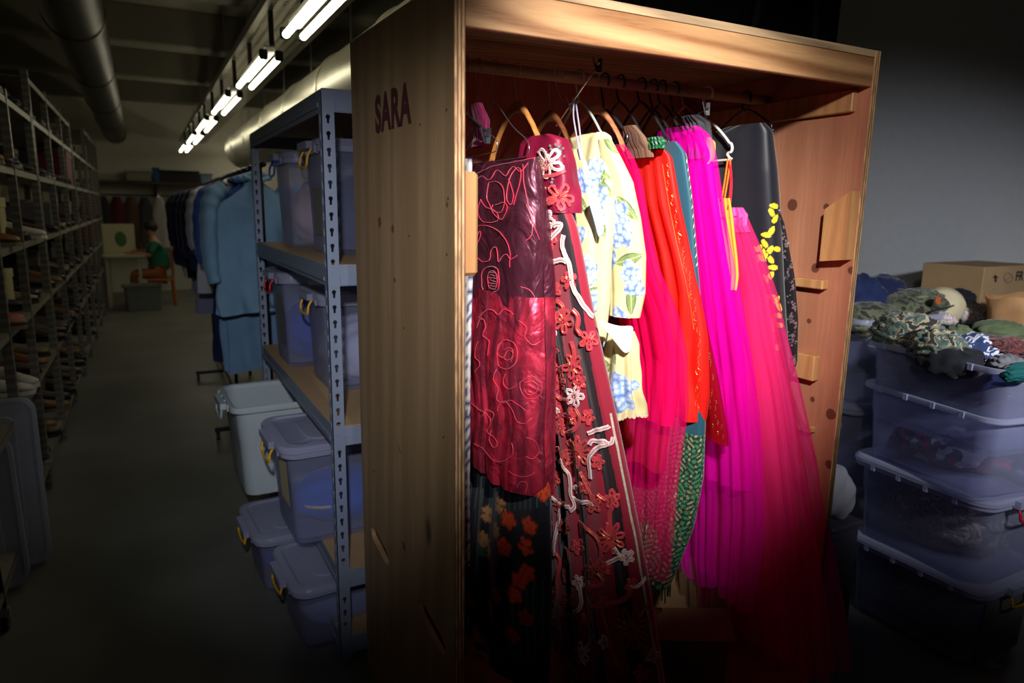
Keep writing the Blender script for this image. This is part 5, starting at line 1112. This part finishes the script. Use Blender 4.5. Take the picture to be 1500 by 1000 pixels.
# black drape and poles behind the wardrobe
M_drape = plain('black_drape', (.006, .006, .007), .95)
xl, xr = atY(900, 10, 2.95)[0], atY(1232, 60, 2.95)[0]
gx = np.linspace(1.78, xr, 160); zz = np.linspace(.02, 3.4, 30)
G = np.array([[(x, 2.98+.025*math.sin(x*34+.5*math.sin(z*2))+.012*math.sin(x*81), z) for x in gx] for z in zz]); o = obj('black_drape', MB().grid(G), M_drape, None, smooth=True); md = o.modifiers.new('s', 'SOLIDIFY'); md.thickness = .004
tag(o, 'black cloth drape hanging behind the wardrobe', 'drape'); settle(o)
for lab, p, q, r in (('thin grey metal pole leaning in front of the black drape, nearer the middle', (1104, 40), (1112, 0), .020), ('thin grey metal pole in front of the black drape, nearer the right wall', (1192, 60), (1196, 0), .018)):
    a, b = atY(*p, 2.86), atY(*q, 2.86); d = (b-a)/(b[2]-a[2]); lo, hi = a-d*a[2], a+d*(3.2-a[2]); o = obj('metal_pole', MB().tube([lo, hi], r, 14), plain('grey_pole', srgb(96, 98, 104), .4, .6), None, smooth=True); tag(o, lab, 'pole', 'poles behind the wardrobe'); settle(o)
# ================================================================ left shelving of shoes
def slotted():
    t = NT('slotted_angle_steel'); co = t.co('Object', (1, 1, 22)); sx = t.n('SeparateXYZ', None, Vector=co); w = t.math('FRACT', sx.outputs[2]); n = t.n('TexNoise', None, Vector=t.co('Object'), Scale=40.0)
    h = t.math('MULTIPLY', t.math('GREATER_THAN', w, .45), 1.0)
    c = t.mix(t.math('MULTIPLY', h, .45), srgb(142, 140, 128), srgb(52, 52, 50)); c = t.mix(t.math('MULTIPLY', n.outputs[0], .4), c, srgb(90, 88, 80)); return t.done(t.bsdf(Base_Color=c, Roughness=.45, Metallic=.4))
M_slot = slotted(); M_shelf = plain('steel_shelf_lip', srgb(150, 146, 130), .5, .4, noise=.2, nscale=30)
XL, XLB = -.60, -1.06; LZ = (.17, .69, 1.09, 1.483, 1.89, 2.27, 2.535)
def bayunit(label, ys, zs):
    root = thing('steel_shelving', label, 'shelving', 'left-hand shelving')
    for y in ys:
        for x, s in ((XL, -1), (XLB, 1)):
            m = MB().box((x+s*.02, y, zs[-1]/2+.02), (.04, .0025, zs[-1]+.04)).box((x, y+.02, zs[-1]/2+.02), (.0025, .04, zs[-1]+.04)); obj('post', m, M_slot, root)
    for z in zs:
        m = MB().box(((XL+XLB)/2, (ys[0]+ys[-1])/2+.02, z-.004), (XL-XLB-.006, ys[-1]-ys[0]+.04, .004))
        for x in (XL-.004, XLB+.004): m.box((x, (ys[0]+ys[-1])/2+.02, z-.02), (.003, ys[-1]-ys[0]+.04, .036))
        obj('shelf', m, M_shelf, root)
    return settle(root)
bayunit('nearest grey slotted-angle shelving of shoes on the left of the aisle', (2.9, 4.0, 4.76, 5.73), LZ[:6])
bayunit('second grey slotted-angle shelving along the left of the aisle', (5.80, 6.8, 7.9, 8.9), LZ)
bayunit('third grey slotted-angle shelving along the left of the aisle', (9.0, 10.1, 11.2), LZ[:6])
bayunit('far grey slotted-angle shelving at the left end of the aisle', (11.3, 12.3, 13.2, 14.2), (.17, .69, 1.09, 1.483, 1.89, 2.27, 2.7))
# shoes: one shaped shoe, then copies in a row of colours
def shoe_mesh():
    prof = [(-.14, .030, .060), (-.12, .036, .085), (-.07, .036, .090), (-.02, .036, .075), (.03, .042, .058), (.08, .045, .046), (.12, .038, .036), (.14, .018, .024)]
    U = MB(); rings = []
    for y, w, h in prof: rings.append([(w*math.cos(a)*(1 if math.sin(a) < .3 else .8), y, .018+max(0, h*(.5+.5*math.sin(a)))) for a in np.linspace(0, 2*PI, 16, endpoint=False)])
    loft(U, rings); S = MB(); ol = [(p[1]*1.08, p[0]*1.02) for p in prof]; ol = ol+[(-x, y) for x, y in ol[::-1]]
    loft(S, [[(x, y, zz) for x, y in ol] for zz in (0, .02)])
    return U, S
SHC = [((.012, .012, .013), (.02, .02, .02)), (srgb(70, 42, 26), srgb(34, 24, 18)), (srgb(206, 200, 190), srgb(220, 216, 208)), (srgb(170, 30, 34), srgb(214, 210, 204)), (srgb(130, 88, 46), srgb(120, 112, 100)), (srgb(60, 44, 36), (.02, .02, .02)), (srgb(40, 44, 60), srgb(150, 148, 144)), (srgb(120, 102, 74), srgb(50, 40, 30))]
CN = ['black', 'brown', 'white', 'red', 'tan', 'dark brown', 'navy', 'cream']; PROTO = []
U, S = shoe_mesh()
for k, (a, b) in enumerate(SHC):
    r_ = thing('shoe', 'x', 'shoe', 'shoes on the left shelving'); obj('upper', U, plain('shoe_upper_'+CN[k].replace(' ', '_'), a, .5), r_, smooth=True); obj('sole', S, plain('shoe_sole_'+CN[k].replace(' ', '_'), b, .6), r_, smooth=.6); PROTO.append([r_, False])
ORD = ['lowest', 'second', 'third', 'fourth', 'fifth', 'sixth', 'top']
rs = random.Random(3)
def put_shoe(k, y, x, z, rz, lab):
    r_, used = PROTO[k]
    if not used: r_.location = (x, y, z); r_.rotation_euler = (0, 0, rz); r_['label'] = lab; PROTO[k][1] = True
    else: dup(r_, (x, y, z), rz, lab)
put_shoe(3, 4.20, -.70, 1.09, -1.2, 'red and white sneaker on the third shelf up beside the near post'); put_shoe(4, 4.08, -.68, 1.09, -1.3, 'orange-tan sneaker beside the red sneaker'); put_shoe(4, 4.35, -.70, 1.483, -1.5, 'tan shoe with white sole at the near end of the fourth shelf')
put_shoe(2, 4.62, -.70, .69, -2.2, 'white shoe lying behind the leaning tub lids'); put_shoe(2, 4.40, -.72, .69, -1.6, 'white shoe nearest the leaning tub lids'); put_shoe(2, 5.3, -.68, 1.483, -1.7, 'pale shoe in the middle of the near shelving at eye level')
for si, z in enumerate(LZ[:6]):
    y = 3.95+.1*si
    while y < 12.9:
        if abs(y-5.76) > .12 and abs(y-8.95) > .12 and abs(y-11.25) > .14 and not (4.0 < y < 4.75 and si in (1, 2, 3)):
            k = rs.choice((0, 0, 0, 0, 5, 5, 1, 6, 7, 4) if y < 9 else (0, 5, 1)); where = 'near' if y < 5.7 else 'second' if y < 8.9 else 'third' if y < 11.2 else 'far'
            put_shoe(k, y, -.74+rs.uniform(-.03, .03), z, -PI/2+rs.uniform(-.35, .35), '%s shoe standing in the row on the %s shelf of the %s left shelving' % (CN[k], ORD[si], where))
        y += rs.uniform(.16, .34) if y < 9 else rs.uniform(.4, .8)
# a few boxes and bins on the shelves behind the shoes
M_bd = [plain('dark_box', (.02, .02, .022), .7), plain('brown_box', srgb(92, 68, 46), .8), plain('cream_box', srgb(176, 164, 120), .8), plain('dark_red_bin', srgb(96, 14, 20), .6), plain('grey_box', srgb(100, 100, 98), .7)]
def shelfbox(lab, y, z, d, mt, x=-.86):
    r_ = thing('shoe_box', lab, 'box', 'boxes on the left shelving'); m = MB().box((x, y, z+d[2]*.4), (d[0], d[1], d[2]*.8), bev=.004); obj('box_body', m, mt, r_); obj('lid', MB().box((x, y, z+d[2]*.84), (d[0]+.012, d[1]+.012, d[2]*.22), bev=.004), mt, r_); settle(r_)
shelfbox('dark red bin near the top at the far end of the second left shelving', 8.4, 1.89, (.40, .6, .34), M_bd[3], -.80); shelfbox('cream box on the fifth shelf of the near left shelving', 4.42, 1.89, (.3, .22, .2), M_bd[2]); shelfbox('cream box on the fourth shelf of the near left shelving', 4.98, 1.483, (.3, .2, .26), M_bd[2])
shelfbox('cream box below the tan shoe on the near left shelving', 4.92, 1.09, (.3, .26, .24), M_bd[2]); shelfbox('grey box on the fourth shelf of the second left shelving', 6.9, 1.483, (.3, .2, .24), M_bd[4], -.80); shelfbox('pale box beside the grey box on the second left shelving', 7.3, 1.483, (.3, .15, .26), M_bd[2], -.8)
for i, (y, z) in enumerate(((4.3, .17), (5.2, .17), (6.4, .17), (7.5, .17), (5.1, .69), (6.3, .69), (7.4, .69), (8.3, .69), (6.2, 1.09), (7.2, 1.09), (8.2, 1.09), (4.6, 2.27), (5.3, 2.27), (6.4, 2.27), (7.3, 2.27), (6.3, 1.89), (7.4, 1.89), (5.3, 1.89), (9.6, 1.09), (10.5, 1.483), (9.7, 1.89))):
    shelfbox('dark box behind the shoes on the %s shelf of the %s left shelving' % (ORD[LZ.index(z)], 'near' if y < 5.7 else 'second' if y < 8.9 else 'third'), y, z, (.26, .42, .22+.04*(i % 3)), M_bd[(0, 0, 1, 0, 4)[i % 5]], -.92)
# clear tub lids leaning on the near shelving
M_lid = plasticmat('clear_lid', srgb(196, 200, 214), .62)
def leanlid(label, foot, top, w, hgt, th=.03):
    root = thing('tub_lid', label, 'lid', 'lids leaning on the left shelving'); f, t = Vector(foot), Vector(top); up = (t-f).normalized(); side = Vector((1, 0, 0)); side = (side-up*side.dot(up)).normalized(); nn = side.cross(up)
    def T(ps): return [tuple(f+side*x+up*(y+hgt/2)+nn*z) for x, y, z in ps]
    m = MB(); L = lambda k, z, r: T([(x, y, z) for x, y in rrect(w*k, hgt*(1-(1-k)*w/hgt), r, 8)])
    loft(m, [L(1, 0, .07), L(1.0, th, .07), L(.93, th+.004, .06), L(.86, th-.008, .05), L(.62, th-.008, .04), L(.60, th, .04)], True, True); obj('lid_panel', m, M_lid, root, smooth=.6)
    m = MB()
    for s in (-1, 1): m.add(T([(s*w*.2+a, y, z) for a in (-.012, .012) for y in (-hgt*.33, hgt*.33) for z in (th-.006, th+.004)]), [(0,1,3,2),(4,6,7,5),(0,4,5,1),(2,3,7,6),(0,2,6,4),(1,5,7,3)])
    obj('stiffening_ribs', m, M_lid, root); return settle(root)
leanlid('clear plastic tub lid leaning on the left shelving, the rear and taller of two', (-.72, 3.74, .004), (-.74, 3.92, .92), .44, .80)
leanlid('clear plastic tub lid leaning in front of the taller one at the left edge', (-.76, 3.53, .004), (-.80, 3.70, .74), .40, .68)
cs = thing('trolley_castor', 'black castor wheel of a trolley at the bottom left edge', 'castor'); p = atZ(8, 912, .03); m = MB().lathe([(.012, -.012), (.03, -.012), (.032, 0), (.03, .012), (.012, .012)], (p[0], p[1], .032), 20, 'x'); obj('wheel', m, M_blackm, cs, smooth=.6); obj('fork', MB().box((p[0], p[1], .075), (.04, .03, .05), bev=.006), M_steel, cs); obj('stem', MB().tube([(p[0], p[1], .09), (p[0]-.02, p[1], .9)], .012, 8), M_blackm, cs); settle(cs)
# ================================================================ clothes rail in the aisle
rr = thing('clothes_rail', 'black rolling clothes rail full of blue shirts in the aisle', 'clothes rail'); RX, RZ2 = .62, 1.93
obj('top_bar', MB().tube([(RX, 4.1, RZ2), (RX, 8.3, RZ2)], .015, 12), M_blackm, rr, smooth=True)
for y in (4.25, 6.2, 8.2):
    obj('upright', MB().tube([(RX, y, .10), (RX, y, RZ2)], .014, 10), M_blackm, rr, smooth=True)
for y in (5.28, 7.26):
    obj('foot_bar', MB().box((.62, y, .085), (.52, .03, .03), bev=.004), M_blackm, rr)
    for x in (.38, .86):
        c_ = obj('castor', MB().lathe([(.01, -.012), (.03, -.012), (.033, 0), (.03, .012), (.01, .012)], (x, y, .035), 18, 'x'), M_blackm, rr, smooth=.6)
obj('lower_bar', MB().tube([(RX, 4.25, .10), (RX, 8.2, .10)], .014, 10), M_blackm, rr, smooth=True); settle(rr)
def shirt(label, y, mat, hem, half=.22, sleeve=.46, open_=False, cat='shirt', thick=.10, zsh=1.82):
    root = thing('hanging_'+cat, label, cat, 'clothes on the rolling rail'); r = np.random.default_rng(int(y*100)); nz, n = 60, 120; G = np.zeros((nz, n, 3)); q = np.arange(n)/n*2*PI; ph = r.uniform(0, 6, 4)
    for i, t in enumerate(np.linspace(0, 1, nz)):
        z = zsh+.055-(zsh+.055-hem)*t; a = half*min(1, .22+.78*min(1, t*6))*(1+.10*t); b = thick*.5*min(1, .35+t*3)
        f = .014*np.sin(5*q+ph[0]+2*t)*min(1, t*3)+.012*np.sin(9*q+ph[1]-3*t)*t+.010*np.sin(q*3+t*11+ph[2])+.006*np.sin(7*q-t*17+ph[3])
        drop = .065*np.abs(np.cos(q))**2*(t < .4)*(1-t/.4)
        G[i] = np.stack([RX+(a+f)*np.cos(q), y+(b+f)*np.sin(q), z-drop+.012*np.sin(3*q)*(t > .95)], 1)
    obj('body', MB().grid(G, wrap=True), mat, root, smooth=True)
    for s in (-1, 1):
        P = [(RX+s*half*.80, y, zsh-.01), (RX+s*(half+.015), y-.01, zsh-.07), (RX+s*(half+.045), y-.02, zsh-.2), (RX+s*(half+.05), y-.04, zsh-.2-sleeve*.5), (RX+s*(half+.035), y-.05, zsh-.08-sleeve)]
        S = smoothpath(P, 8); k = len(S); rad = np.interp(np.linspace(0, 1, k), [0, .2, .6, 1], [.06, .078, .070, .055])*(1+.07*np.sin(np.arange(k)*1.3))
        obj('sleeve', MB().tube(S, rad, 16, flat=.62), mat, root, smooth=True)
    obj('collar', MB().tube(smoothpath([(RX-.07, y-.02, zsh+.05), (RX-.03, y-.05, zsh+.035), (RX, y-.055, zsh+.015), (RX+.03, y-.05, zsh+.035), (RX+.07, y-.02, zsh+.05), (RX, y+.04, zsh+.075)], 5, True), .014, 8, closed=True), mat, root, smooth=True)
    hk = [(RX, y, zsh+.06), (RX+.012, y, RZ2-.03)]+[(RX+math.cos(math.radians(t))*.02, y, RZ2+math.sin(math.radians(t))*.02) for t in np.linspace(-50, 215, 12)]
    obj('hanger_hook', MB().tube(smoothpath(hk, 3), .002, 6), M_chr, root, smooth=True); return settle(root)
M_lb, M_lb2, M_mb, M_nv, M_wh2, M_bk2, M_lav = FB('pale_blue_denim', (124, 160, 186)), FB('washed_blue_denim', (112, 144, 174)), FB('mid_blue_cotton', (62, 92, 160)), FB('navy_cotton', (26, 34, 66)), FB('off_white_cotton', (178, 178, 184)), FB('black_cotton', (16, 16, 20)), FB('grey_lavender_cotton', (128, 130, 156))
shirt('nearest pale blue denim shirt on the aisle rail', 4.36, M_lb, 1.07, .235, .48)
shirt('washed blue shirt hanging longer, just behind the pale blue denim shirt', 4.62, M_lb2, .66, .20, .30)
shirt('mid blue shirt on the aisle rail, third from the front', 4.92, M_mb, 1.22, .24, .40); shirt('long dark blue garment behind the mid blue shirt', 5.2, M_nv, .62, .20, .30, cat='coat')
shirt('off-white shirt on the aisle rail between blue shirts', 5.5, M_wh2, 1.08, .25, .34); shirt('navy jacket right behind the off-white shirt', 5.82, M_nv, 1.22, .27, .42, cat='jacket', thick=.13)
shirt('grey lavender shirt hanging low under the navy jackets', 6.1, M_lav, .84, .24, .3); shirt('black jacket in the middle of the aisle rail', 6.45, M_bk2, 1.1, .27, .44, cat='jacket', thick=.13); shirt('second grey lavender shirt farther along the aisle rail', 6.8, M_lav, .95, .25, .35)
shirt('puffy navy jacket toward the far end of the aisle rail', 7.2, M_nv, 1.15, .29, .45, cat='jacket', thick=.16); shirt('white shirt toward the far end of the aisle rail', 7.55, M_wh2, 1.0, .26, .42); shirt('farthest navy jacket on the aisle rail', 7.95, M_nv, 1.1, .30, .45, cat='jacket', thick=.16)
# ================================================================ far end of the room
M_dw = woodmat('dark_shelf_wood', srgb(96, 82, 58), srgb(70, 60, 42), 'x', 1, .6, knots=False)
sh = thing('wall_shelf', 'long high shelf across the far end of the room', 'shelf'); obj('shelf_board', MB().box((.3, 15.3, 2.12), (2.6, .5, .05)), M_dw, sh)
for x in (-.9, .3, 1.5): obj('bracket', MB().box((x, 15.4, 1.98), (.04, .4, .22)), M_blackm, sh)
obj('clothes_bar', MB().tube([(-.95, 15.15, 1.88), (1.55, 15.15, 1.88)], .014, 8), M_blackm, sh); settle(sh)
def crate(lab, c, d, mt, nm='storage_box', cat='box', grp=None):
    r_ = thing(nm, lab, cat, grp); obj('box_body', MB().box((c[0], c[1], c[2]+d[2]*.42), (d[0], d[1], d[2]*.84), bev=.01), mt, r_); obj('lid', MB().box((c[0], c[1], c[2]+d[2]*.92), (d[0]+.03, d[1]+.03, d[2]*.16), bev=.008), mt, r_); return settle(r_)
crate('white box on the high far shelf, leftmost', (.02, 15.3, 2.146), (.42, .3, .18), plain('white_box', srgb(150, 146, 128), .7)); crate('dark long case on the high far shelf', (.72, 15.3, 2.146), (.70, .3, .22), M_bd[0]); crate('blue box on the high far shelf beside the dark case', (.32, 15.3, 2.146), (.10, .3, .26), plain('blue_box', srgb(40, 90, 150), .6)); crate('pale blue box at the right end of the high far shelf', (1.2, 15.3, 2.146), (.22, .3, .18), plain('pale_blue_box', srgb(110, 130, 150), .6))
gs = random.Random(5); cols = [('pink', srgb(150, 70, 76)), ('dark', (.02, .02, .025)), ('maroon', srgb(90, 26, 34)), ('brown', srgb(90, 62, 44)), ('dark grey', srgb(60, 60, 60)), ('white', srgb(190, 182, 176)), ('black', (.015, .015, .015)), ('silver', srgb(140, 150, 170)), ('tan', srgb(130, 100, 70)), ('pale grey', srgb(150, 146, 146))]
for i, (cn, cc) in enumerate(cols):
    x = -.85+i*.235; r_ = thing('hanging_garment', '%s garment hanging under the high far shelf, %s from the left' % (cn, ('first', 'second', 'third', 'fourth', 'fifth', 'sixth', 'seventh', 'eighth', 'ninth', 'tenth')[i]), 'garment', 'clothes under the far shelf')
    L = gs.uniform(.5, 1.0); n = 60; q = np.arange(n)/n*2*PI; G = []
    for t in np.linspace(0, 1, 24): a = (.06+.10*min(1, t*3))*(1+.15*t); b = .05+.02*t; f = .012*np.sin(5*q+i+3*t)*t; G.append(np.stack([x+(a+f)*np.cos(q), 15.12+(b+f)*np.sin(q), np.full(n, 1.85-L*t)], 1))
    obj('body', MB().grid(np.array(G), wrap=True), plain('far_cloth_'+cn.replace(' ', '_'), cc, .8), r_, smooth=True); obj('hanger_hook', MB().tube([(x, 15.13, 1.84), (x, 15.15, 1.90)], .004, 6), M_chr, r_); settle(r_)
# desk with a notice board, seated person, chair, bin
dk = thing('desk', 'small pale desk at the far end of the aisle', 'desk'); M_desk = plain('pale_laminate', srgb(186, 178, 150), .5)
obj('desk_top', MB().box((-.30, 13.35, .86), (.62, .6, .04), bev=.005), M_desk, dk)
for x in (-.55, -.08):
    for y in (13.12, 13.58): obj('leg', MB().box((x, y, .42), (.05, .05, .84)), M_desk, dk)
settle(dk)
bd = thing('notice_board', 'pale board with a green drawing standing on the far desk', 'board'); obj('panel', MB().box((-.36, 13.5, 1.13), (.48, .03, .50), bev=.004), plain('pale_board', srgb(196, 190, 150), .7), bd); obj('green_drawing', MB().blob((-.33, 13.482, 1.13), (.15, .006, .22), 20, 10, .2, 3), plain('green_paint', srgb(70, 120, 60), .7), bd); settle(bd)
rp = tag(obj('red_object', MB().blob((-.12, 13.2, .915), (.14, .12, .07), 20, 12, .12, 4), plain('red_cloth_far', srgb(150, 40, 44), .7), None, smooth=True), 'small red thing lying on the far desk', 'cloth'); settle(rp)
tub('grey tub on the floor in front of the far desk', (-.06, 13.0-.2, 0), (.60, .45, .42), 0, False, 'y', None, (plain('far_grey_plastic', srgb(116, 118, 112), .6),)*2)
ch = thing('wooden_chair', 'orange-brown wooden chair under the seated person at the far end', 'chair'); M_or2 = plain('orange_wood', srgb(176, 96, 40), .5); cx, cy = .22, 13.3
obj('seat', MB().box((cx, cy, .45), (.42, .42, .04), bev=.01), M_or2, ch); obj('backrest', MB().box((cx+.20, cy, .78), (.03, .40, .34), bev=.01), M_or2, ch)
for a in (-1, 1):
    for b in (-1, 1): obj('leg', MB().bar((cx+a*.18, cy+b*.18, .45), (cx+a*.20, cy+b*.2, 0), .035, .035), M_or2, ch)
    obj('back_post', MB().bar((cx+.19, cy+a*.18, .45), (cx+.21, cy+a*.18, .95), .03, .03), M_or2, ch)
settle(ch)
def skin(name, pts, edges, rad, mat, parent, sub=2):
    me = bpy.data.meshes.new(name); me.from_pydata(pts, edges, []); o = link(name, me, mat, parent); m = o.modifiers.new('k', 'SKIN'); m.use_smooth_shade = True
    for v, r in zip(me.skin_vertices[0].data, rad): v.radius = (r, r) if np.isscalar(r) else r
    me.skin_vertices[0].data[0].use_root = True; s = o.modifiers.new('s', 'SUBSURF'); s.levels = sub; s.render_levels = sub
    dg = bpy.context.evaluated_depsgraph_get(); dg.update(); nm = bpy.data.meshes.new_from_object(o.evaluated_get(dg)); o.modifiers.clear(); o.data = nm; nm.name = name; nm.polygons.foreach_set('use_smooth', [True]*len(nm.polygons)); return o
ps = thing('person', 'person in a green top seated at the desk at the far end, facing left', 'person'); M_skin = plain('skin', srgb(178, 128, 100), .5); M_grn = plain('green_top', srgb(26, 110, 78), .8); M_trs = plain('rust_trousers', srgb(150, 84, 40), .8)
B = [(cx+.02, cy, .56), (cx+.0, cy, .72), (cx-.03, cy, .92), (cx-.05, cy, 1.06), (cx-.07, cy, 1.14), (cx-.09, cy, 1.20), (cx-.10, cy, 1.27), (cx-.10, cy, 1.34)]
ed = [(i, i+1) for i in range(7)]; rad = [(.14, .17), (.12, .15), (.12, .17), (.10, .17), (.06, .07), (.05, .05), (.085, .075), (.075, .07)]
def limb(start, pts, rs_):
    i0 = len(B); ed.append((start, i0)); B.extend(pts); rad.extend(rs_); ed.extend((i0+k, i0+k+1) for k in range(len(pts)-1))
for s in (-1, 1):
    limb(3, [(cx-.06, cy+s*.17, 1.06), (cx-.14, cy+s*.22, .86), (cx-.36, cy+s*.16, .90), (cx-.42, cy+s*.15, .905)], [.055, .045, .034, .03])
    limb(0, [(cx-.02, cy+s*.09, .54), (cx-.40, cy+s*.11, .55), (cx-.38, cy+s*.11, .12), (cx-.42, cy+s*.11, .05), (cx-.52, cy+s*.11, .035)], [.09, .06, .042, .04, .032])
body = skin('body', B, ed, rad, M_skin, ps)
tp_ = skin('green_top', [B[0], B[1], B[2], B[3], (cx-.06, cy+.18, 1.06), (cx-.13, cy+.225, .88), (cx-.06, cy-.18, 1.06), (cx-.13, cy-.225, .88)], [(0,1),(1,2),(2,3),(3,4),(4,5),(3,6),(6,7)], [(.155, .185), (.14, .17), (.14, .19), (.11, .18), .068, .06, .068, .06], M_grn, ps)
tr_ = skin('trousers', [(cx+.02, cy, .54), (cx-.02, cy+.09, .54), (cx-.41, cy+.11, .555), (cx-.38, cy+.11, .14), (cx-.02, cy-.09, .54), (cx-.41, cy-.11, .555), (cx-.38, cy-.11, .14)], [(0,1),(1,2),(2,3),(0,4),(4,5),(5,6)], [(.15, .16), .105, .075, .06, .105, .075, .06], M_trs, ps)
obj('hair', MB().blob((cx-.085, cy, 1.345), (.21, .19, .20), 24, 16, .06, 5), plain('dark_hair', (.02, .014, .01), .6), ps, smooth=True)
f = MB().blob((cx-.187, cy, 1.30), (.03, .026, .04), 10, 8, 0); obj('nose', f, M_skin, ps, smooth=True)
for s in (-1, 1):
    obj('eye', MB().blob((cx-.172, cy+s*.03, 1.315), (.014, .02, .014), 8, 6, 0), plain('eye', (.02, .02, .02), .3), ps, smooth=True)
    for k in range(5):
        a = (k-2)*.32; y0 = cy+s*.15; P = [(cx-.44, y0+.014*(k-2), .905), (cx-.47-.004*(k == 2), y0+.018*(k-2), .907), (cx-.495-.006*(2-abs(k-2)), y0+.02*(k-2), .90)]
        if (k == 0 and s > 0) or (k == 4 and s < 0): P = [(cx-.425, y0-s*.02, .905), (cx-.445, y0-s*.042, .907), (cx-.46, y0-s*.05, .902)]
        obj('finger', MB().tube(smoothpath(P, 4), [.009]*6+[.008]*2+[.006], 8), M_skin, ps, smooth=True)
settle(ps)
